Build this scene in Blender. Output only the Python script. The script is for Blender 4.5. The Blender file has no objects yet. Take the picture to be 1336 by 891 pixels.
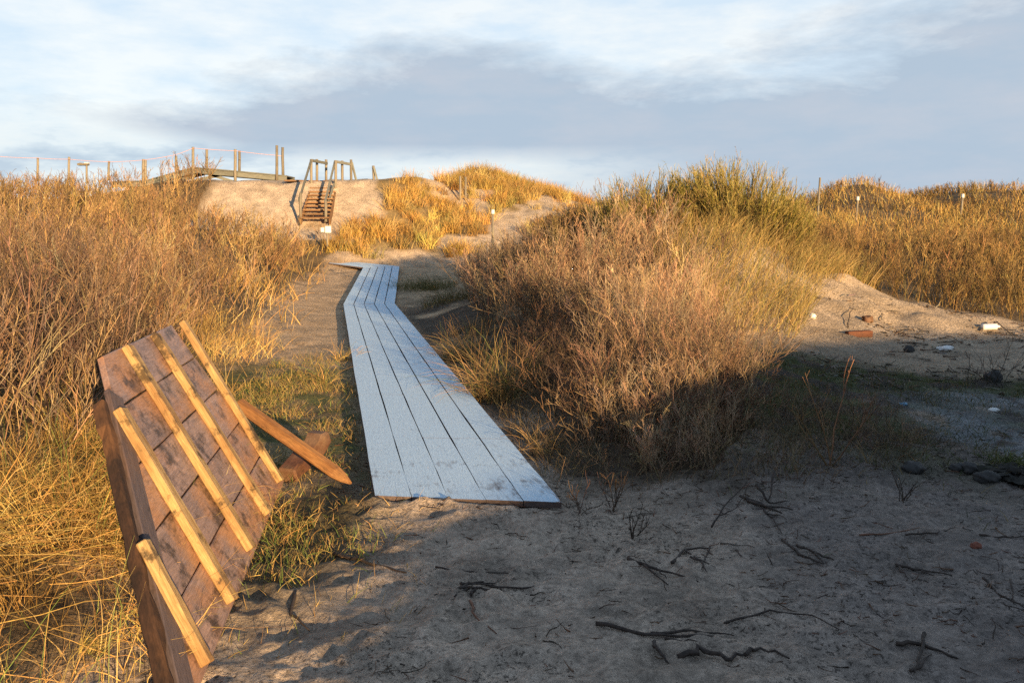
import bpy, bmesh, math, random
import numpy as np
from mathutils import Vector, Matrix

RS = np.random.RandomState(7)
random.seed(7)
scene = bpy.context.scene
COL = bpy.data.collections.new("place"); scene.collection.children.link(COL)
PI = math.pi

# ------------------------------------------------------------------ camera model (photo pixels -> rays)
F = 1100.0; CX, CY = 668.0, 445.5; HORIZON = 296.0; EYE = np.array([0.0, 0.0, 1.65])
PITCH = math.atan((CY - HORIZON) / F)
FWD = np.array([0, math.cos(PITCH), -math.sin(PITCH)]); UP = np.array([0, math.sin(PITCH), math.cos(PITCH)]); RIGHT = np.array([1.0, 0, 0])
def ray(px, py): return FWD + RIGHT * ((px - CX) / F) + UP * ((CY - py) / F)
def on_z(px, py, z=0.0):
    r = ray(px, py); return EYE + r * ((z - EYE[2]) / r[2])
def at_y(px, py, y):
    r = ray(px, py); return EYE + r * (y / r[1])
def on_plane(px, py, p, n):
    r = ray(px, py); return EYE + r * (np.dot(np.array(p) - EYE, n) / np.dot(r, n))

SUN_EL = math.radians(8.0); SUN_AZ = math.radians(27.0)     # azimuth: to the right of straight behind the camera
TO_SUN = np.array([math.sin(SUN_AZ) * math.cos(SUN_EL), -math.cos(SUN_AZ) * math.cos(SUN_EL), math.sin(SUN_EL)])

# ------------------------------------------------------------------ noise
def _h(i, j, s):
    n = (i.astype(np.int64) * 374761393 + j.astype(np.int64) * 668265263 + s * 974634777) & 0x7fffffff
    n = ((n ^ (n >> 13)) * 1274126177) & 0x7fffffff
    n = n ^ (n >> 16)
    return (n & 0xffff) / 65535.0
def vnoise(x, y, s=0):
    xi = np.floor(x); yi = np.floor(y); fx = x - xi; fy = y - yi
    fx = fx * fx * fx * (fx * (fx * 6 - 15) + 10); fy = fy * fy * fy * (fy * (fy * 6 - 15) + 10)
    a = _h(xi, yi, s); b = _h(xi + 1, yi, s); c = _h(xi, yi + 1, s); d = _h(xi + 1, yi + 1, s)
    return (a + (b - a) * fx) * (1 - fy) + (c + (d - c) * fx) * fy
def fbm(x, y, s=0, o=4):
    t = 0; a = 0.5; n = 0
    for k in range(o):
        t = t + a * vnoise(x * 2 ** k + 17.3 * k, y * 2 ** k - 9.1 * k, s + k); n += a; a *= 0.5
    return t / n
def sstep(a, b, x):
    t = np.clip((x - a) / (b - a), 0, 1); return t * t * (3 - 2 * t)
def inpoly(x, y, poly):
    r = np.zeros(x.shape, bool); n = len(poly); j = n - 1
    for i in range(n):
        xi, yi = poly[i]; xj, yj = poly[j]
        c = ((yi > y) != (yj > y)) & (x < (xj - xi) * (y - yi) / (yj - yi + 1e-12) + xi)
        r ^= c; j = i
    return r
def gauss(x, y, cx, cy, sx, sy): return np.exp(-((x - cx) / sx) ** 2 * 0.5 - ((y - cy) / sy) ** 2 * 0.5)

# ------------------------------------------------------------------ boardwalk line
BH = 0.075                                                    # top of the boards above the sand
BW = dict(nl=on_z(489, 646, BH), nr=on_z(733, 655, BH), kl=on_z(448, 397, BH), kr=on_z(515, 396, BH),
          ml=at_y(474, 349, 25.6), mr=at_y(521, 347.5, 26.0))
BW['tl'] = at_y(429, 343.4, 26.2); BW['tr'] = at_y(440, 339.5, 27.6); BW['mr2'] = at_y(500, 342.5, 27.0)
def board_axis(y):
    ks = [BW['nl'], BW['kl'], BW['ml']]; rs = [BW['nr'], BW['kr'], BW['mr']]
    ys = [a[1] for a in ks]
    l = np.interp(y, ys, [a[0] for a in ks]); r = np.interp(y, [a[1] for a in rs], [a[0] for a in rs])
    return l, r

# ------------------------------------------------------------------ terrain height
def foot(y): return np.interp(y, [-20, 0, 3, 5, 6.5, 10, 15, 20, 26, 40], [-3.5, -2, -1.25, -1.75, -2.5, -3.2, -4.2, -4.9, -5.5, -6.5])
MID = [(0.80, 5.4), (0.72, 6.6), (1.05, 7.8), (1.1, 9.0), (.45, 10.0), (-0.25, 12), (-0.75, 15), (-0.95, 18.5), (0.3, 19), (1.6, 16.5), (2.3, 15.0), (2.6, 13.2), (2.65, 11.5), (2.55, 9.5), (2.15, 7.6), (1.75, 6.0), (1.3, 5.3)]
def macro(x, y):
    ramp = 0.42 * sstep(17.0, 26.5, y) * sstep(9, 2, np.abs(x + 1.0) * 0.9)
    # far dune, three profiles blended across x
    pl = np.interp(y, [0, 24, 26, 28, 29.5, 32.4, 34.5, 40, 60, 100, 400], [0, 0.1, .45, 1.0, 1.55, 3.32, 3.5, 3.2, 2, 1.2, 0.5]) * (1 - .22 * sstep(-12.5, -17, x))
    pc = np.interp(y, [0, 24, 26.5, 28, 32, 35, 38.5, 42, 60, 100, 400], [0, 0.1, .4, 0.85, 2.0, 2.85, 3.1, 2.8, 1.5, 1.0, 0.5])
    pr = np.interp(y, [0, 12.5, 13.5, 15, 18, 24, 31, 36, 60, 100, 400], [0, 0.0, .12, .35, .85, 1.65, 2.35, 2.3, 1.5, 1.0, 0.5])
    w1 = sstep(-4.6, -2.4, x); w2 = sstep(1.0, 5.0, x)
    far = pl * (1 - w1) + pc * w1 * (1 - w2) + pr * w2
    hump = 0.85 * gauss(x, y, -1.7, 38.3, 1.2, 2.2) + 0.25 * gauss(x, y, 0.2, 38.0, 1.0, 2.0) + 0.25 * gauss(x, y, -3.6, 35.0, 0.9, 1.6)
    hump += 0.85 * gauss(x, y, 12.6, 31.5, 1.1, 1.8) + 0.6 * gauss(x, y, 18.8, 31.0, 2.4, 2.5) - .3 * gauss(x, y, 14.6, 31, .8, 2) + 0.3 * gauss(x, y, 15.8, 33, 1.5, 2) + .25 * gauss(x, y, 23, 31, 1.4, 2)
    # left bank
    d = foot(y) - x
    slope = np.interp(y, [3, 10, 26], [.22, .3, .5]); cap = np.interp(y, [3, 8, 15, 30, 60], [.6, 0.95, 1.55, 2.85, 2.8])
    dd = np.maximum(d, 0); bank = cap * (1 - np.exp(-dd * slope / cap)) * sstep(0, 0.8, dd)
    bank *= sstep(-14, -2, y)
    z = np.maximum(far, ramp); z = np.log(np.exp(6 * z) + np.exp(6 * bank) - 1) / 6
    # centre mound with its thicket, and the sand heap right of it
    mound = 1.25 * gauss(x, y, 3.7, 15.8, 1.6, 2.3) + 0.75 * gauss(x, y, 1.3, 15.5, 1.2, 2.6) + 0.3 * gauss(x, y, 2.0, 9.5, 1.1, 2.4)
    mound += 0.16 * gauss(x, y, 5.3, 13.5, 0.6, 0.5) + .5 * gauss(x, y, 3.35, 13.2, .7, 1.2) + 0.10 * gauss(x, y, 6.4, 13.2, 1.0, .6)
    z = z + mound + hump
    l, r = board_axis(y); zb = np.interp(y, [0, 17.5, 25.6, 28], [0, 0, .345, .5]); wb = sstep(1.0, .25, np.maximum(l - x, x - r)) * (y > 4) * sstep(28.5, 26.5, y)
    z = z * (1 - wb) + np.minimum(z, zb - .012) * wb
    ye = np.interp(x, [BW['nl'][0], BW['nr'][0]], [BW['nl'][1], BW['nr'][1]]); z = z + .070 * np.exp(-np.where(y < ye - .035, (ye - .035 - y) / .25, (y - ye + .035) / .03) ** 2) * sstep(.45, 0, np.maximum(BW['nl'][0] - x, x - BW['nr'][0]))
    # dune ridge behind the camera (out of frame, it throws the evening shade over the right foreground)
    rz = np.interp(x, [-40, -10, 2, 3.3, 4.2, 5, 6.4, 7.6, 10, 14.2, 20, 40, 200], [0.1, 0.15, 0.4, 1.05, 1.55, 1.74, 1.96, 2.5, 2.74, 2.99, 3.1, 3.1, 1.5])
    z = z + rz * np.exp(-((y + 6.5) / 2.2) ** 2 * 0.5)
    return z
_fp = []
for _ in range(260):
    fx, fy = RS.uniform(-1.4, 2.6), RS.uniform(2.7, 5.2)
    if RS.rand() < .55: fx = RS.uniform(-1.3, .6)
    _fp.append((fx, fy, RS.uniform(.03, .10), RS.uniform(.05, .13), RS.uniform(-1.5, 1.5), RS.uniform(.005, .016)))
def H(x, y, fine=False):
    x = np.asarray(x, float); y = np.asarray(y, float)
    z = macro(x, y)
    l, r = board_axis(y)
    near_b = sstep(0.9, 0.1, np.maximum(l - x, x - r)) * (y > 4.9) * (y < 28)
    amp = 1 - 0.92 * near_b
    z = z + amp * (0.10 * (fbm(x * .9, y * .9, 3, 3) - .5) * sstep(1.0, 6, y) + 0.26 * (fbm(x * .33, y * .33, 9, 3) - .5) * sstep(11, 22, y))
    z = z + (fbm(x * .6, y * .6, 21, 4) - .5) * .9 * sstep(26, 34, y) * sstep(1.0, -1.0, np.abs(x + 8) - 6) * .25
    z = z + amp * 0.05 * (fbm(x * 3.1, y * 3.1, 5, 3) - .5) + .34 * (fbm(x * 2.2, y * 2.2, 15, 4) - .5) * gauss(x, y, 5.0, 13.3, 1.3, .9)
    if fine:
        z = z + amp * (0.017 + .022 * sstep(-.2, 1.0, x)) * (fbm(x * 12, y * 14, 31, 3) - .5) * sstep(16, 9, y)
        zone = (y < 6.2) & (y > 2.2) & (np.abs(x) < 4)
        if zone.any():
            xs, ys = x[zone], y[zone]; dz = np.zeros(xs.shape)
            for fx, fy, a, b, t, dp in _fp:
                c, s = math.cos(t), math.sin(t); u = ((xs - fx) * c + (ys - fy) * s) / a; v = (-(xs - fx) * s + (ys - fy) * c) / b
                q = u * u + v * v
                dz += -dp * np.exp(-q * q * .9) + dp * .65 * np.exp(-(np.sqrt(q) - 1.45) ** 2 * 5)
            z[zone] += dz * amp[zone]
    return z
def hz(x, y): return float(H(np.array([x]), np.array([y]))[0])
def ground(px, py, far=60.0):
    r = ray(px, py); t = np.linspace(2.0, far, 6000); p = EYE[None] + t[:, None] * r[None]
    below = p[:, 2] < H(p[:, 0], p[:, 1])
    if not below.any(): return p[-1]
    return p[int(np.argmax(below))]

# ------------------------------------------------------------------ materials
def newmat(name):
    m = bpy.data.materials.new(name); m.use_nodes = True
    nt = m.node_tree; return m, nt, nt.nodes, nt.links, nt.nodes['Principled BSDF']
def N(nt, t, **kw):
    n = nt.nodes.new(t)
    for k, v in kw.items():
        if k in n.inputs: n.inputs[k].default_value = v
        else: setattr(n, k, v)
    return n
def mixrgb(nt, a, b, f, mode='MIX'):
    n = nt.nodes.new('ShaderNodeMix'); n.data_type = 'RGBA'; n.blend_type = mode
    for sock, v in ((n.inputs[6], a), (n.inputs[7], b), (n.inputs[0], f)):
        if isinstance(v, (int, float, tuple)): sock.default_value = (*v, 1) if isinstance(v, tuple) and len(v) == 3 else v
        else: nt.links.new(v, sock)
    return n.outputs[2]
def maprange(nt, v, a, b, c, d):
    n = nt.nodes.new('ShaderNodeMapRange'); nt.links.new(v, n.inputs[0])
    for i, q in enumerate((a, b, c, d)): n.inputs[i + 1].default_value = q
    return n.outputs[0]
def mathn(nt, op, a, b=None):
    n = nt.nodes.new('ShaderNodeMath'); n.operation = op
    for s, v in ((0, a), (1, b)):
        if v is None: continue
        if isinstance(v, (int, float)): n.inputs[s].default_value = v
        else: nt.links.new(v, n.inputs[s])
    return n.outputs[0]

def veg_mat(name, rough=.75, transl=0.0):
    m, nt, nd, lk, b = newmat(name)
    a = N(nt, 'ShaderNodeAttribute', attribute_name='Col')
    tc = N(nt, 'ShaderNodeTexCoord'); no = N(nt, 'ShaderNodeTexNoise', Scale=14.0, Detail=2.0); lk.new(tc.outputs['Object'], no.inputs['Vector'])
    f = maprange(nt, no.outputs[0], .3, .7, .72, 1.25)
    c = mixrgb(nt, a.outputs['Color'], f, 1.0, 'MULTIPLY')
    lk.new(c, b.inputs['Base Color']); b.inputs['Roughness'].default_value = rough; b.inputs['Specular IOR Level'].default_value = .25
    if transl:
        t = N(nt, 'ShaderNodeBsdfTranslucent'); lk.new(c, t.inputs[0]); mx = N(nt, 'ShaderNodeMixShader', Fac=transl)
        lk.new(b.outputs[0], mx.inputs[1]); lk.new(t.outputs[0], mx.inputs[2]); lk.new(mx.outputs[0], nd['Material Output'].inputs[0])
    return m
M = {}
M['twig'] = veg_mat('twig_bark', .7); M['blade'] = veg_mat('dry_blade', .65, .12)

def ground_mat():
    m, nt, nd, lk, b = newmat('dune_ground')
    a = N(nt, 'ShaderNodeAttribute', attribute_name='Col')
    tc = N(nt, 'ShaderNodeTexCoord'); P = tc.outputs['Object']
    n1 = N(nt, 'ShaderNodeTexNoise', Scale=2.2, Detail=6.0, Roughness=.62); lk.new(P, n1.inputs['Vector'])
    n2 = N(nt, 'ShaderNodeTexNoise', Scale=26.0, Detail=5.0, Roughness=.7); lk.new(P, n2.inputs['Vector'])
    n3 = N(nt, 'ShaderNodeTexNoise', Scale=330.0, Detail=2.0, Roughness=.6); lk.new(P, n3.inputs['Vector'])
    vo = N(nt, 'ShaderNodeTexVoronoi', Scale=38.0); lk.new(P, vo.inputs['Vector'])
    f1 = maprange(nt, n1.outputs[0], .3, .7, .62, 1.3); f2 = maprange(nt, n2.outputs[0], .3, .72, .55, 1.38); f3 = maprange(nt, n3.outputs[0], .25, .75, .5, 1.5)
    c = mixrgb(nt, a.outputs['Color'], f1, 1.0, 'MULTIPLY'); c = mixrgb(nt, c, f2, 1.0, 'MULTIPLY'); c = mixrgb(nt, c, f3, 1.0, 'MULTIPLY')
    # crumbs of dark peat and roots lying in the sand
    pe = N(nt, 'ShaderNodeTexNoise', Scale=46.0, Detail=4.0, Roughness=.75); lk.new(P, pe.inputs['Vector'])
    pm = maprange(nt, pe.outputs[0], .545, .60, 0, .85)
    big = N(nt, 'ShaderNodeTexNoise', Scale=1.3, Detail=3.0); lk.new(P, big.inputs['Vector'])
    pm2 = mathn(nt, 'MULTIPLY', pm, maprange(nt, big.outputs[0], .4, .6, .15, 1.0))
    c = mixrgb(nt, c, (.035, .028, .022), pm2)
    lk.new(c, b.inputs['Base Color']); b.inputs['Roughness'].default_value = .88; b.inputs['Specular IOR Level'].default_value = .2
    hsum = mathn(nt, 'ADD', mathn(nt, 'MULTIPLY', n2.outputs[0], 1.0), mathn(nt, 'MULTIPLY', n3.outputs[0], .16))
    hsum = mathn(nt, 'ADD', hsum, mathn(nt, 'MULTIPLY', vo.outputs[0], .25))
    bp = N(nt, 'ShaderNodeBump', Strength=.9, Distance=.034); lk.new(hsum, bp.inputs['Height']); lk.new(bp.outputs[0], b.inputs['Normal'])
    return m
M['ground'] = ground_mat()

def wood(name, c1, c2, c3=None, stretch=(1.2, 16, 16), rough=.7, frost=None, frost_amt=(.4, .6), spots=True, var=.25, spot=(.6, .72)):
    m, nt, nd, lk, b = newmat(name)
    tc = N(nt, 'ShaderNodeTexCoord'); oi = N(nt, 'ShaderNodeObjectInfo')
    sh = N(nt, 'ShaderNodeVectorMath', operation='ADD'); lk.new(tc.outputs['Object'], sh.inputs[0])
    rv = N(nt, 'ShaderNodeVectorMath', operation='SCALE'); rv.inputs[0].default_value = (37.0, 21.0, 11.0); lk.new(oi.outputs['Random'], rv.inputs['Scale']); lk.new(rv.outputs[0], sh.inputs[1])
    P = sh.outputs[0]
    mp = N(nt, 'ShaderNodeMapping'); mp.inputs['Scale'].default_value = stretch; lk.new(P, mp.inputs['Vector'])
    g = N(nt, 'ShaderNodeTexNoise', Scale=3.0, Detail=6.0, Roughness=.65, Distortion=.6); lk.new(mp.outputs[0], g.inputs['Vector'])
    fine = N(nt, 'ShaderNodeTexNoise', Scale=16.0, Detail=4.0, Roughness=.7); lk.new(mp.outputs[0], fine.inputs['Vector'])
    c = mixrgb(nt, c1, c2, maprange(nt, g.outputs[0], .35, .65, 0, 1))
    if c3:
        k = N(nt, 'ShaderNodeTexNoise', Scale=2.6, Detail=4.0, Roughness=.6); lk.new(P, k.inputs['Vector'])
        c = mixrgb(nt, c, c3, maprange(nt, k.outputs[0], .47, .62, 0, .85))
    c = mixrgb(nt, c, maprange(nt, fine.outputs[0], .3, .7, .65, 1.25), 1.0, 'MULTIPLY')
    c = mixrgb(nt, c, maprange(nt, oi.outputs['Random'], 0, 1, 1 - var, 1 + var), 1.0, 'MULTIPLY')
    if spots:
        k2 = N(nt, 'ShaderNodeTexNoise', Scale=7.0, Detail=5.0, Roughness=.7); lk.new(P, k2.inputs['Vector'])
        c = mixrgb(nt, c, (.02, .015, .012), maprange(nt, k2.outputs[0], spot[0], spot[1], 0, .8))
    hh = mathn(nt, 'ADD', g.outputs[0], mathn(nt, 'MULTIPLY', fine.outputs[0], .5))
    if frost:
        fr = N(nt, 'ShaderNodeTexNoise', Scale=2.4, Detail=7.0, Roughness=.72); lk.new(P, fr.inputs['Vector'])
        fm = N(nt, 'ShaderNodeMapping'); fm.inputs['Scale'].default_value = (.6, 3, 3); lk.new(P, fm.inputs['Vector'])
        fg = N(nt, 'ShaderNodeTexNoise', Scale=9.0, Detail=5.0, Roughness=.7); lk.new(fm.outputs[0], fg.inputs['Vector'])
        s = mathn(nt, 'ADD', mathn(nt, 'MULTIPLY', fr.outputs[0], .6), mathn(nt, 'MULTIPLY', fg.outputs[0], .4))
        # trodden end near the camera: less frost (a worn patch that belongs to the boards)
        wx = N(nt, 'ShaderNodeAttribute', attribute_name='Worn')
        s = mathn(nt, 'SUBTRACT', s, mathn(nt, 'MULTIPLY', wx.outputs['Fac'], .085))
        s = mathn(nt, 'ADD', s, mathn(nt, 'MULTIPLY', mathn(nt, 'SUBTRACT', oi.outputs['Random'], .5), .07))
        fmask = maprange(nt, s, frost_amt[0], frost_amt[1], 0, 1)
        sp = N(nt, 'ShaderNodeTexNoise', Scale=240.0, Detail=2.0); lk.new(P, sp.inputs['Vector'])
        fc = mixrgb(nt, frost, maprange(nt, sp.outputs[0], .3, .7, .96, 1.03), 1.0, 'MULTIPLY')
        fc = mixrgb(nt, fc, maprange(nt, fine.outputs[0], .3, .7, .76, 1.08), 1.0, 'MULTIPLY')
        geo = N(nt, 'ShaderNodeNewGeometry'); sx = N(nt, 'ShaderNodeSeparateXYZ'); lk.new(geo.outputs['True Normal'], sx.inputs[0])
        c = mixrgb(nt, c, fc, mathn(nt, 'MULTIPLY', fmask, maprange(nt, sx.outputs[2], .75, .9, 0, 1)))
    lk.new(c, b.inputs['Base Color']); b.inputs['Roughness'].default_value = rough; b.inputs['Specular IOR Level'].default_value = .3
    bp = N(nt, 'ShaderNodeBump', Strength=.5, Distance=.006); lk.new(hh, bp.inputs['Height']); lk.new(bp.outputs[0], b.inputs['Normal'])
    return m
M['frost'] = wood('frosted_board', (.17, .12, .10), (.11, .08, .07), frost=(.65, .83, .97), frost_amt=(.25, .39), spots=True, var=.10)
M['under'] = wood('stained_underside', (.36, .235, .19), (.21, .145, .13), (.42, .20, .09), stretch=(1, 9, 9), rough=.42, var=.22, spot=(.51, .64))
M['batten'] = wood('pale_batten', (.58, .39, .17), (.36, .21, .08), (.30, .16, .06), stretch=(1, 14, 14), var=.12, spot=(.53, .63))
M['bark'] = wood('rough_bark_edge', (.075, .038, .022), (.03, .018, .013), (.17, .08, .035), stretch=(2, 8, 8), rough=.85)
M['endboard'] = wood('purple_grey_board', (.13, .095, .09), (.09, .07, .075), (.17, .10, .07), stretch=(1, 9, 9), rough=.6)
M['prop'] = wood('orange_timber', (.36, .17, .06), (.22, .10, .04), (.40, .21, .08), stretch=(1.2, 12, 12))
M['block'] = wood('red_brown_block', (.20, .085, .045), (.11, .05, .03), (.30, .18, .10), stretch=(3, 8, 8))
M['post'] = wood('weathered_post', (.30, .26, .19), (.20, .17, .13), stretch=(10, 10, 1), var=.2, spots=False)
M['beam'] = wood('grey_beam', (.25, .25, .20), (.16, .16, .14), stretch=(1, 8, 8), spots=False)
M['stair'] = wood('stair_timber', (.34, .19, .09), (.20, .11, .055), stretch=(1, 8, 8))
M['brownplank'] = wood('red_brown_plank', (.20, .07, .03), (.12, .045, .025), stretch=(1, 8, 8))
def plain(name, col, rough=.6, ns=30.0, amt=.2):
    m, nt, nd, lk, b = newmat(name)
    tc = N(nt, 'ShaderNodeTexCoord'); n = N(nt, 'ShaderNodeTexNoise', Scale=ns, Detail=4.0); lk.new(tc.outputs['Object'], n.inputs['Vector'])
    lk.new(mixrgb(nt, col, maprange(nt, n.outputs[0], .3, .7, 1 - amt, 1 + amt), 1.0, 'MULTIPLY'), b.inputs['Base Color']); b.inputs['Roughness'].default_value = rough
    bp = N(nt, 'ShaderNodeBump', Strength=.3, Distance=.01); lk.new(n.outputs[0], bp.inputs['Height']); lk.new(bp.outputs[0], b.inputs['Normal'])
    return m
M['white'] = plain('white_plastic', (.78, .77, .74), .5, 20, .08)
M['rope'] = plain('pink_tape', (.72, .42, .38), .6)
M['stick'] = plain('dark_root_wood', (.05, .034, .025), .8, 60, .5)
M['redstick'] = plain('reddish_stick', (.17, .075, .04), .75, 60, .4)
M['stone'] = plain('dark_stone', (.055, .05, .046), .8, 18, .5)
M['brick'] = plain('red_brick', (.22, .07, .04), .85, 25, .3)
M['blue'] = plain('blue_plastic', (.10, .25, .38), .5)
M['peat'] = plain('dark_peat', (.03, .026, .02), .95, 14, .6)

# ------------------------------------------------------------------ object helpers
def link(o):
    COL.objects.link(o); return o
def tag(o, label=None, cat=None, group=None, kind=None):
    if label: o['label'] = label
    if cat: o['category'] = cat
    if group: o['group'] = group
    if kind: o['kind'] = kind
    return o
def empty(name, loc, label, cat, group=None):
    o = link(bpy.data.objects.new(name, None)); o.location = Vector(loc); o.empty_display_size = .2
    return tag(o, label, cat, group)
def put(name, me, mat, parent=None, mw=None):
    o = link(bpy.data.objects.new(name, me)); me.materials.append(mat)
    mw = mw or Matrix.Identity(4)
    if parent is not None:
        o.parent = parent; o.matrix_parent_inverse = Matrix.Translation(-Vector(parent.location))
    o.matrix_basis = mw
    return o
def bm_mesh(bm, smooth=False):
    me = bpy.data.meshes.new('m'); bm.to_mesh(me); bm.free()
    if smooth: me.polygons.foreach_set('use_smooth', [True] * len(me.polygons))
    return me

class Acc:
    """collects quads with one colour per vertex; builds one mesh"""
    def __init__(s): s.v = []; s.f = []; s.c = []; s.n = 0
    def add(s, v, f, c):
        s.v.append(v.reshape(-1, 3)); s.f.append(f.reshape(-1, 4) + s.n); s.c.append(c.reshape(-1, 3)); s.n += v.reshape(-1, 3).shape[0]
    def mesh(s, smooth=False):
        V = np.concatenate(s.v).astype(np.float32); Q = np.concatenate(s.f).astype(np.int32); C = np.concatenate(s.c).astype(np.float32)
        me = bpy.data.meshes.new('m'); me.vertices.add(len(V)); me.vertices.foreach_set('co', V.ravel())
        me.loops.add(Q.size); me.loops.foreach_set('vertex_index', Q.ravel()); me.polygons.add(len(Q))
        me.polygons.foreach_set('loop_start', np.arange(0, Q.size, 4, dtype=np.int32)); me.update(calc_edges=True)
        if smooth: me.polygons.foreach_set('use_smooth', np.ones(len(Q), bool))
        a = me.attributes.new('Col', 'FLOAT_COLOR', 'POINT'); a.data.foreach_set('color', np.concatenate([C, np.ones((len(C), 1), np.float32)], 1).ravel())
        return me
    def put(s, name, mat, parent=None, smooth=True): return put(name, s.mesh(smooth), mat, parent)

def nrm(a): return a / (np.linalg.norm(a, axis=-1, keepdims=True) + 1e-9)
def grow(base, d, L, k, wig=.1, up=0.0, bend=None):
    n = len(base); P = np.empty((n, k, 3)); P[:, 0] = base; d = nrm(d.copy()); st = (np.asarray(L) / (k - 1)).reshape(-1, 1) * np.ones((n, 1))
    for i in range(1, k):
        P[:, i] = P[:, i - 1] + d * st
        d = d + wig * RS.randn(n, 3); d[:, 2] += up
        if bend is not None: d = d + bend
        d = nrm(d)
    return P
def tubes(acc, P, r0, r1, col, sides=3, tip=None):
    n, k = P.shape[:2]
    T = np.empty_like(P); T[:, 1:-1] = P[:, 2:] - P[:, :-2]; T[:, 0] = P[:, 1] - P[:, 0]; T[:, -1] = P[:, -1] - P[:, -2]; T = nrm(T)
    ref = nrm(RS.randn(n, 1, 3)); A = nrm(np.cross(T, ref)); B = np.cross(T, A)
    r0 = np.asarray(r0, float).reshape(-1, 1); r1 = np.asarray(r1, float).reshape(-1, 1)
    R = (r0 + (r1 - r0) * np.linspace(0, 1, k)[None])[..., None, None]
    an = np.arange(sides) * 2 * PI / sides
    V = P[:, :, None] + R * (A[:, :, None] * np.cos(an)[None, None, :, None] + B[:, :, None] * np.sin(an)[None, None, :, None])
    idx = np.arange(n * k * sides).reshape(n, k, sides); nx = np.roll(idx, -1, 2)
    Fq = np.stack([idx[:, :-1], nx[:, :-1], nx[:, 1:], idx[:, 1:]], -1)
    C = np.broadcast_to(col[:, None, None], (n, k, sides, 3)).copy()
    if tip is not None:
        w = np.linspace(0, 1, k)[None, :, None, None] ** 1.5
        C = C * (1 - w) + np.asarray(tip).reshape(-1, 1, 1, 3) * w
    acc.add(V, Fq, C)
def blades(acc, base, d, L, w, col, k=4, droop=.25, wig=.05, tip=None, bend=None):
    n = len(base); P = grow(base, d, L, k, wig, -droop, bend)
    T = nrm(P[:, -1] - P[:, 0]); S = nrm(np.cross(T, nrm(RS.randn(n, 3))))[:, None]
    W = np.asarray(w, float).reshape(-1, 1) * np.linspace(1, 0.12, k)[None] ** .8; W = W[..., None] * .5
    V = np.stack([P - S * W, P + S * W], 2)
    idx = np.arange(n * k * 2).reshape(n, k, 2)
    Fq = np.stack([idx[:, :-1, 0], idx[:, :-1, 1], idx[:, 1:, 1], idx[:, 1:, 0]], -1)
    C = np.broadcast_to(col[:, None, None], (n, k, 2, 3)).copy()
    if tip is not None:
        t = np.linspace(0, 1, k)[None, :, None, None]; C = C * (1 - t) + np.asarray(tip).reshape(-1, 1, 1, 3) * t
    acc.add(V, Fq, C)
def palette(n, cols, wts=None, jit=.18):
    cols = np.array(cols); i = RS.choice(len(cols), n, p=wts)
    return np.clip(cols[i] * (1 + jit * RS.randn(n, 1)) * (1 + .06 * RS.randn(n, 3)), .006, .8)
def along(P, t):
    n, k = P.shape[:2]; q = np.clip(t * (k - 1), 0, k - 1.001); i = q.astype(int); f = (q - i)[:, None]; r = np.arange(n)
    a, b = P[r, i], P[r, i + 1]; return a + (b - a) * f, nrm(b - a)
def shrubs(acc, base, h, r, nb, nt, col, lean=(0, 0), spread=.32, k=5, wig=.13, up=.06, minr=.0012, tipcol=None, side=.85):
    n = len(base); d0 = np.stack([lean[0] + spread * RS.randn(n), lean[1] + spread * RS.randn(n), np.ones(n)], 1)
    P = grow(base, d0, h, k, wig, up); r = np.maximum(r * np.ones(n), minr)
    tubes(acc, P, r, np.maximum(r * .45, minr), col, tip=None if tipcol is None else np.broadcast_to(tipcol, (n, 3)) * .6 + col * .4)
    if not nb: return
    rep = np.repeat(np.arange(n), nb); t = RS.uniform(.28, .97, len(rep)); s, tg = along(P[rep], t)
    d = nrm(tg + side * nrm(RS.randn(len(rep), 3)) + np.array([0, 0, .35])); L = h[rep] * RS.uniform(.22, .5, len(rep)) * (1.15 - .55 * t)
    Q = grow(s, d, L, 4, wig * 1.2, up * 1.5); rq = np.maximum(r[rep] * .5, minr); cq = col[rep] * RS.uniform(.85, 1.2, (len(rep), 1))
    if tipcol is not None: cq = cq * .55 + np.array(tipcol) * .45 * RS.uniform(.7, 1.3, (len(rep), 1))
    tubes(acc, Q, rq, np.maximum(rq * .6, minr), cq)
    if not nt: return
    rp = np.repeat(np.arange(len(rep)), nt); t2 = RS.uniform(.25, 1, len(rp)); s2, tg2 = along(Q[rp], t2)
    d2 = nrm(tg2 + side * nrm(RS.randn(len(rp), 3)) + np.array([0, 0, .3])); L2 = L[rp] * RS.uniform(.25, .55, len(rp))
    Q2 = grow(s2, d2, L2, 3, wig, up); r2 = np.maximum(rq[rp] * .6, minr)
    tubes(acc, Q2, r2, np.maximum(r2 * .7, minr * .8), cq[rp] * RS.uniform(.9, 1.25, (len(rp), 1)))
def project(x, y, z):
    d = np.stack([x, y, z], -1) - EYE; f = d @ FWD; return CX + F * (d @ RIGHT) / np.maximum(f, .1), CY - F * (d @ UP) / np.maximum(f, .1), f
def scatter(n, x0, x1, y0, y1, mask, clump=None, cut=True):
    """about n points per square metre inside the mask"""
    m = int(n * (x1 - x0) * (y1 - y0)); x = RS.uniform(x0, x1, m); y = RS.uniform(y0, y1, m)
    p = mask(x, y)
    if clump: p = p * np.clip((fbm(x * clump, y * clump, 77, 2) - .28) * 2.6, .05, 1)
    k = RS.rand(m) < p
    if cut:
        px, py, f = project(x, y, macro(x, y) + .4); k &= (px > -160) & (px < 1336 + 160) & (f > 1)
    x, y = x[k], y[k]; return np.stack([x, y, H(x, y) - .01], 1) if len(x) else np.zeros((0, 3))

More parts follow.
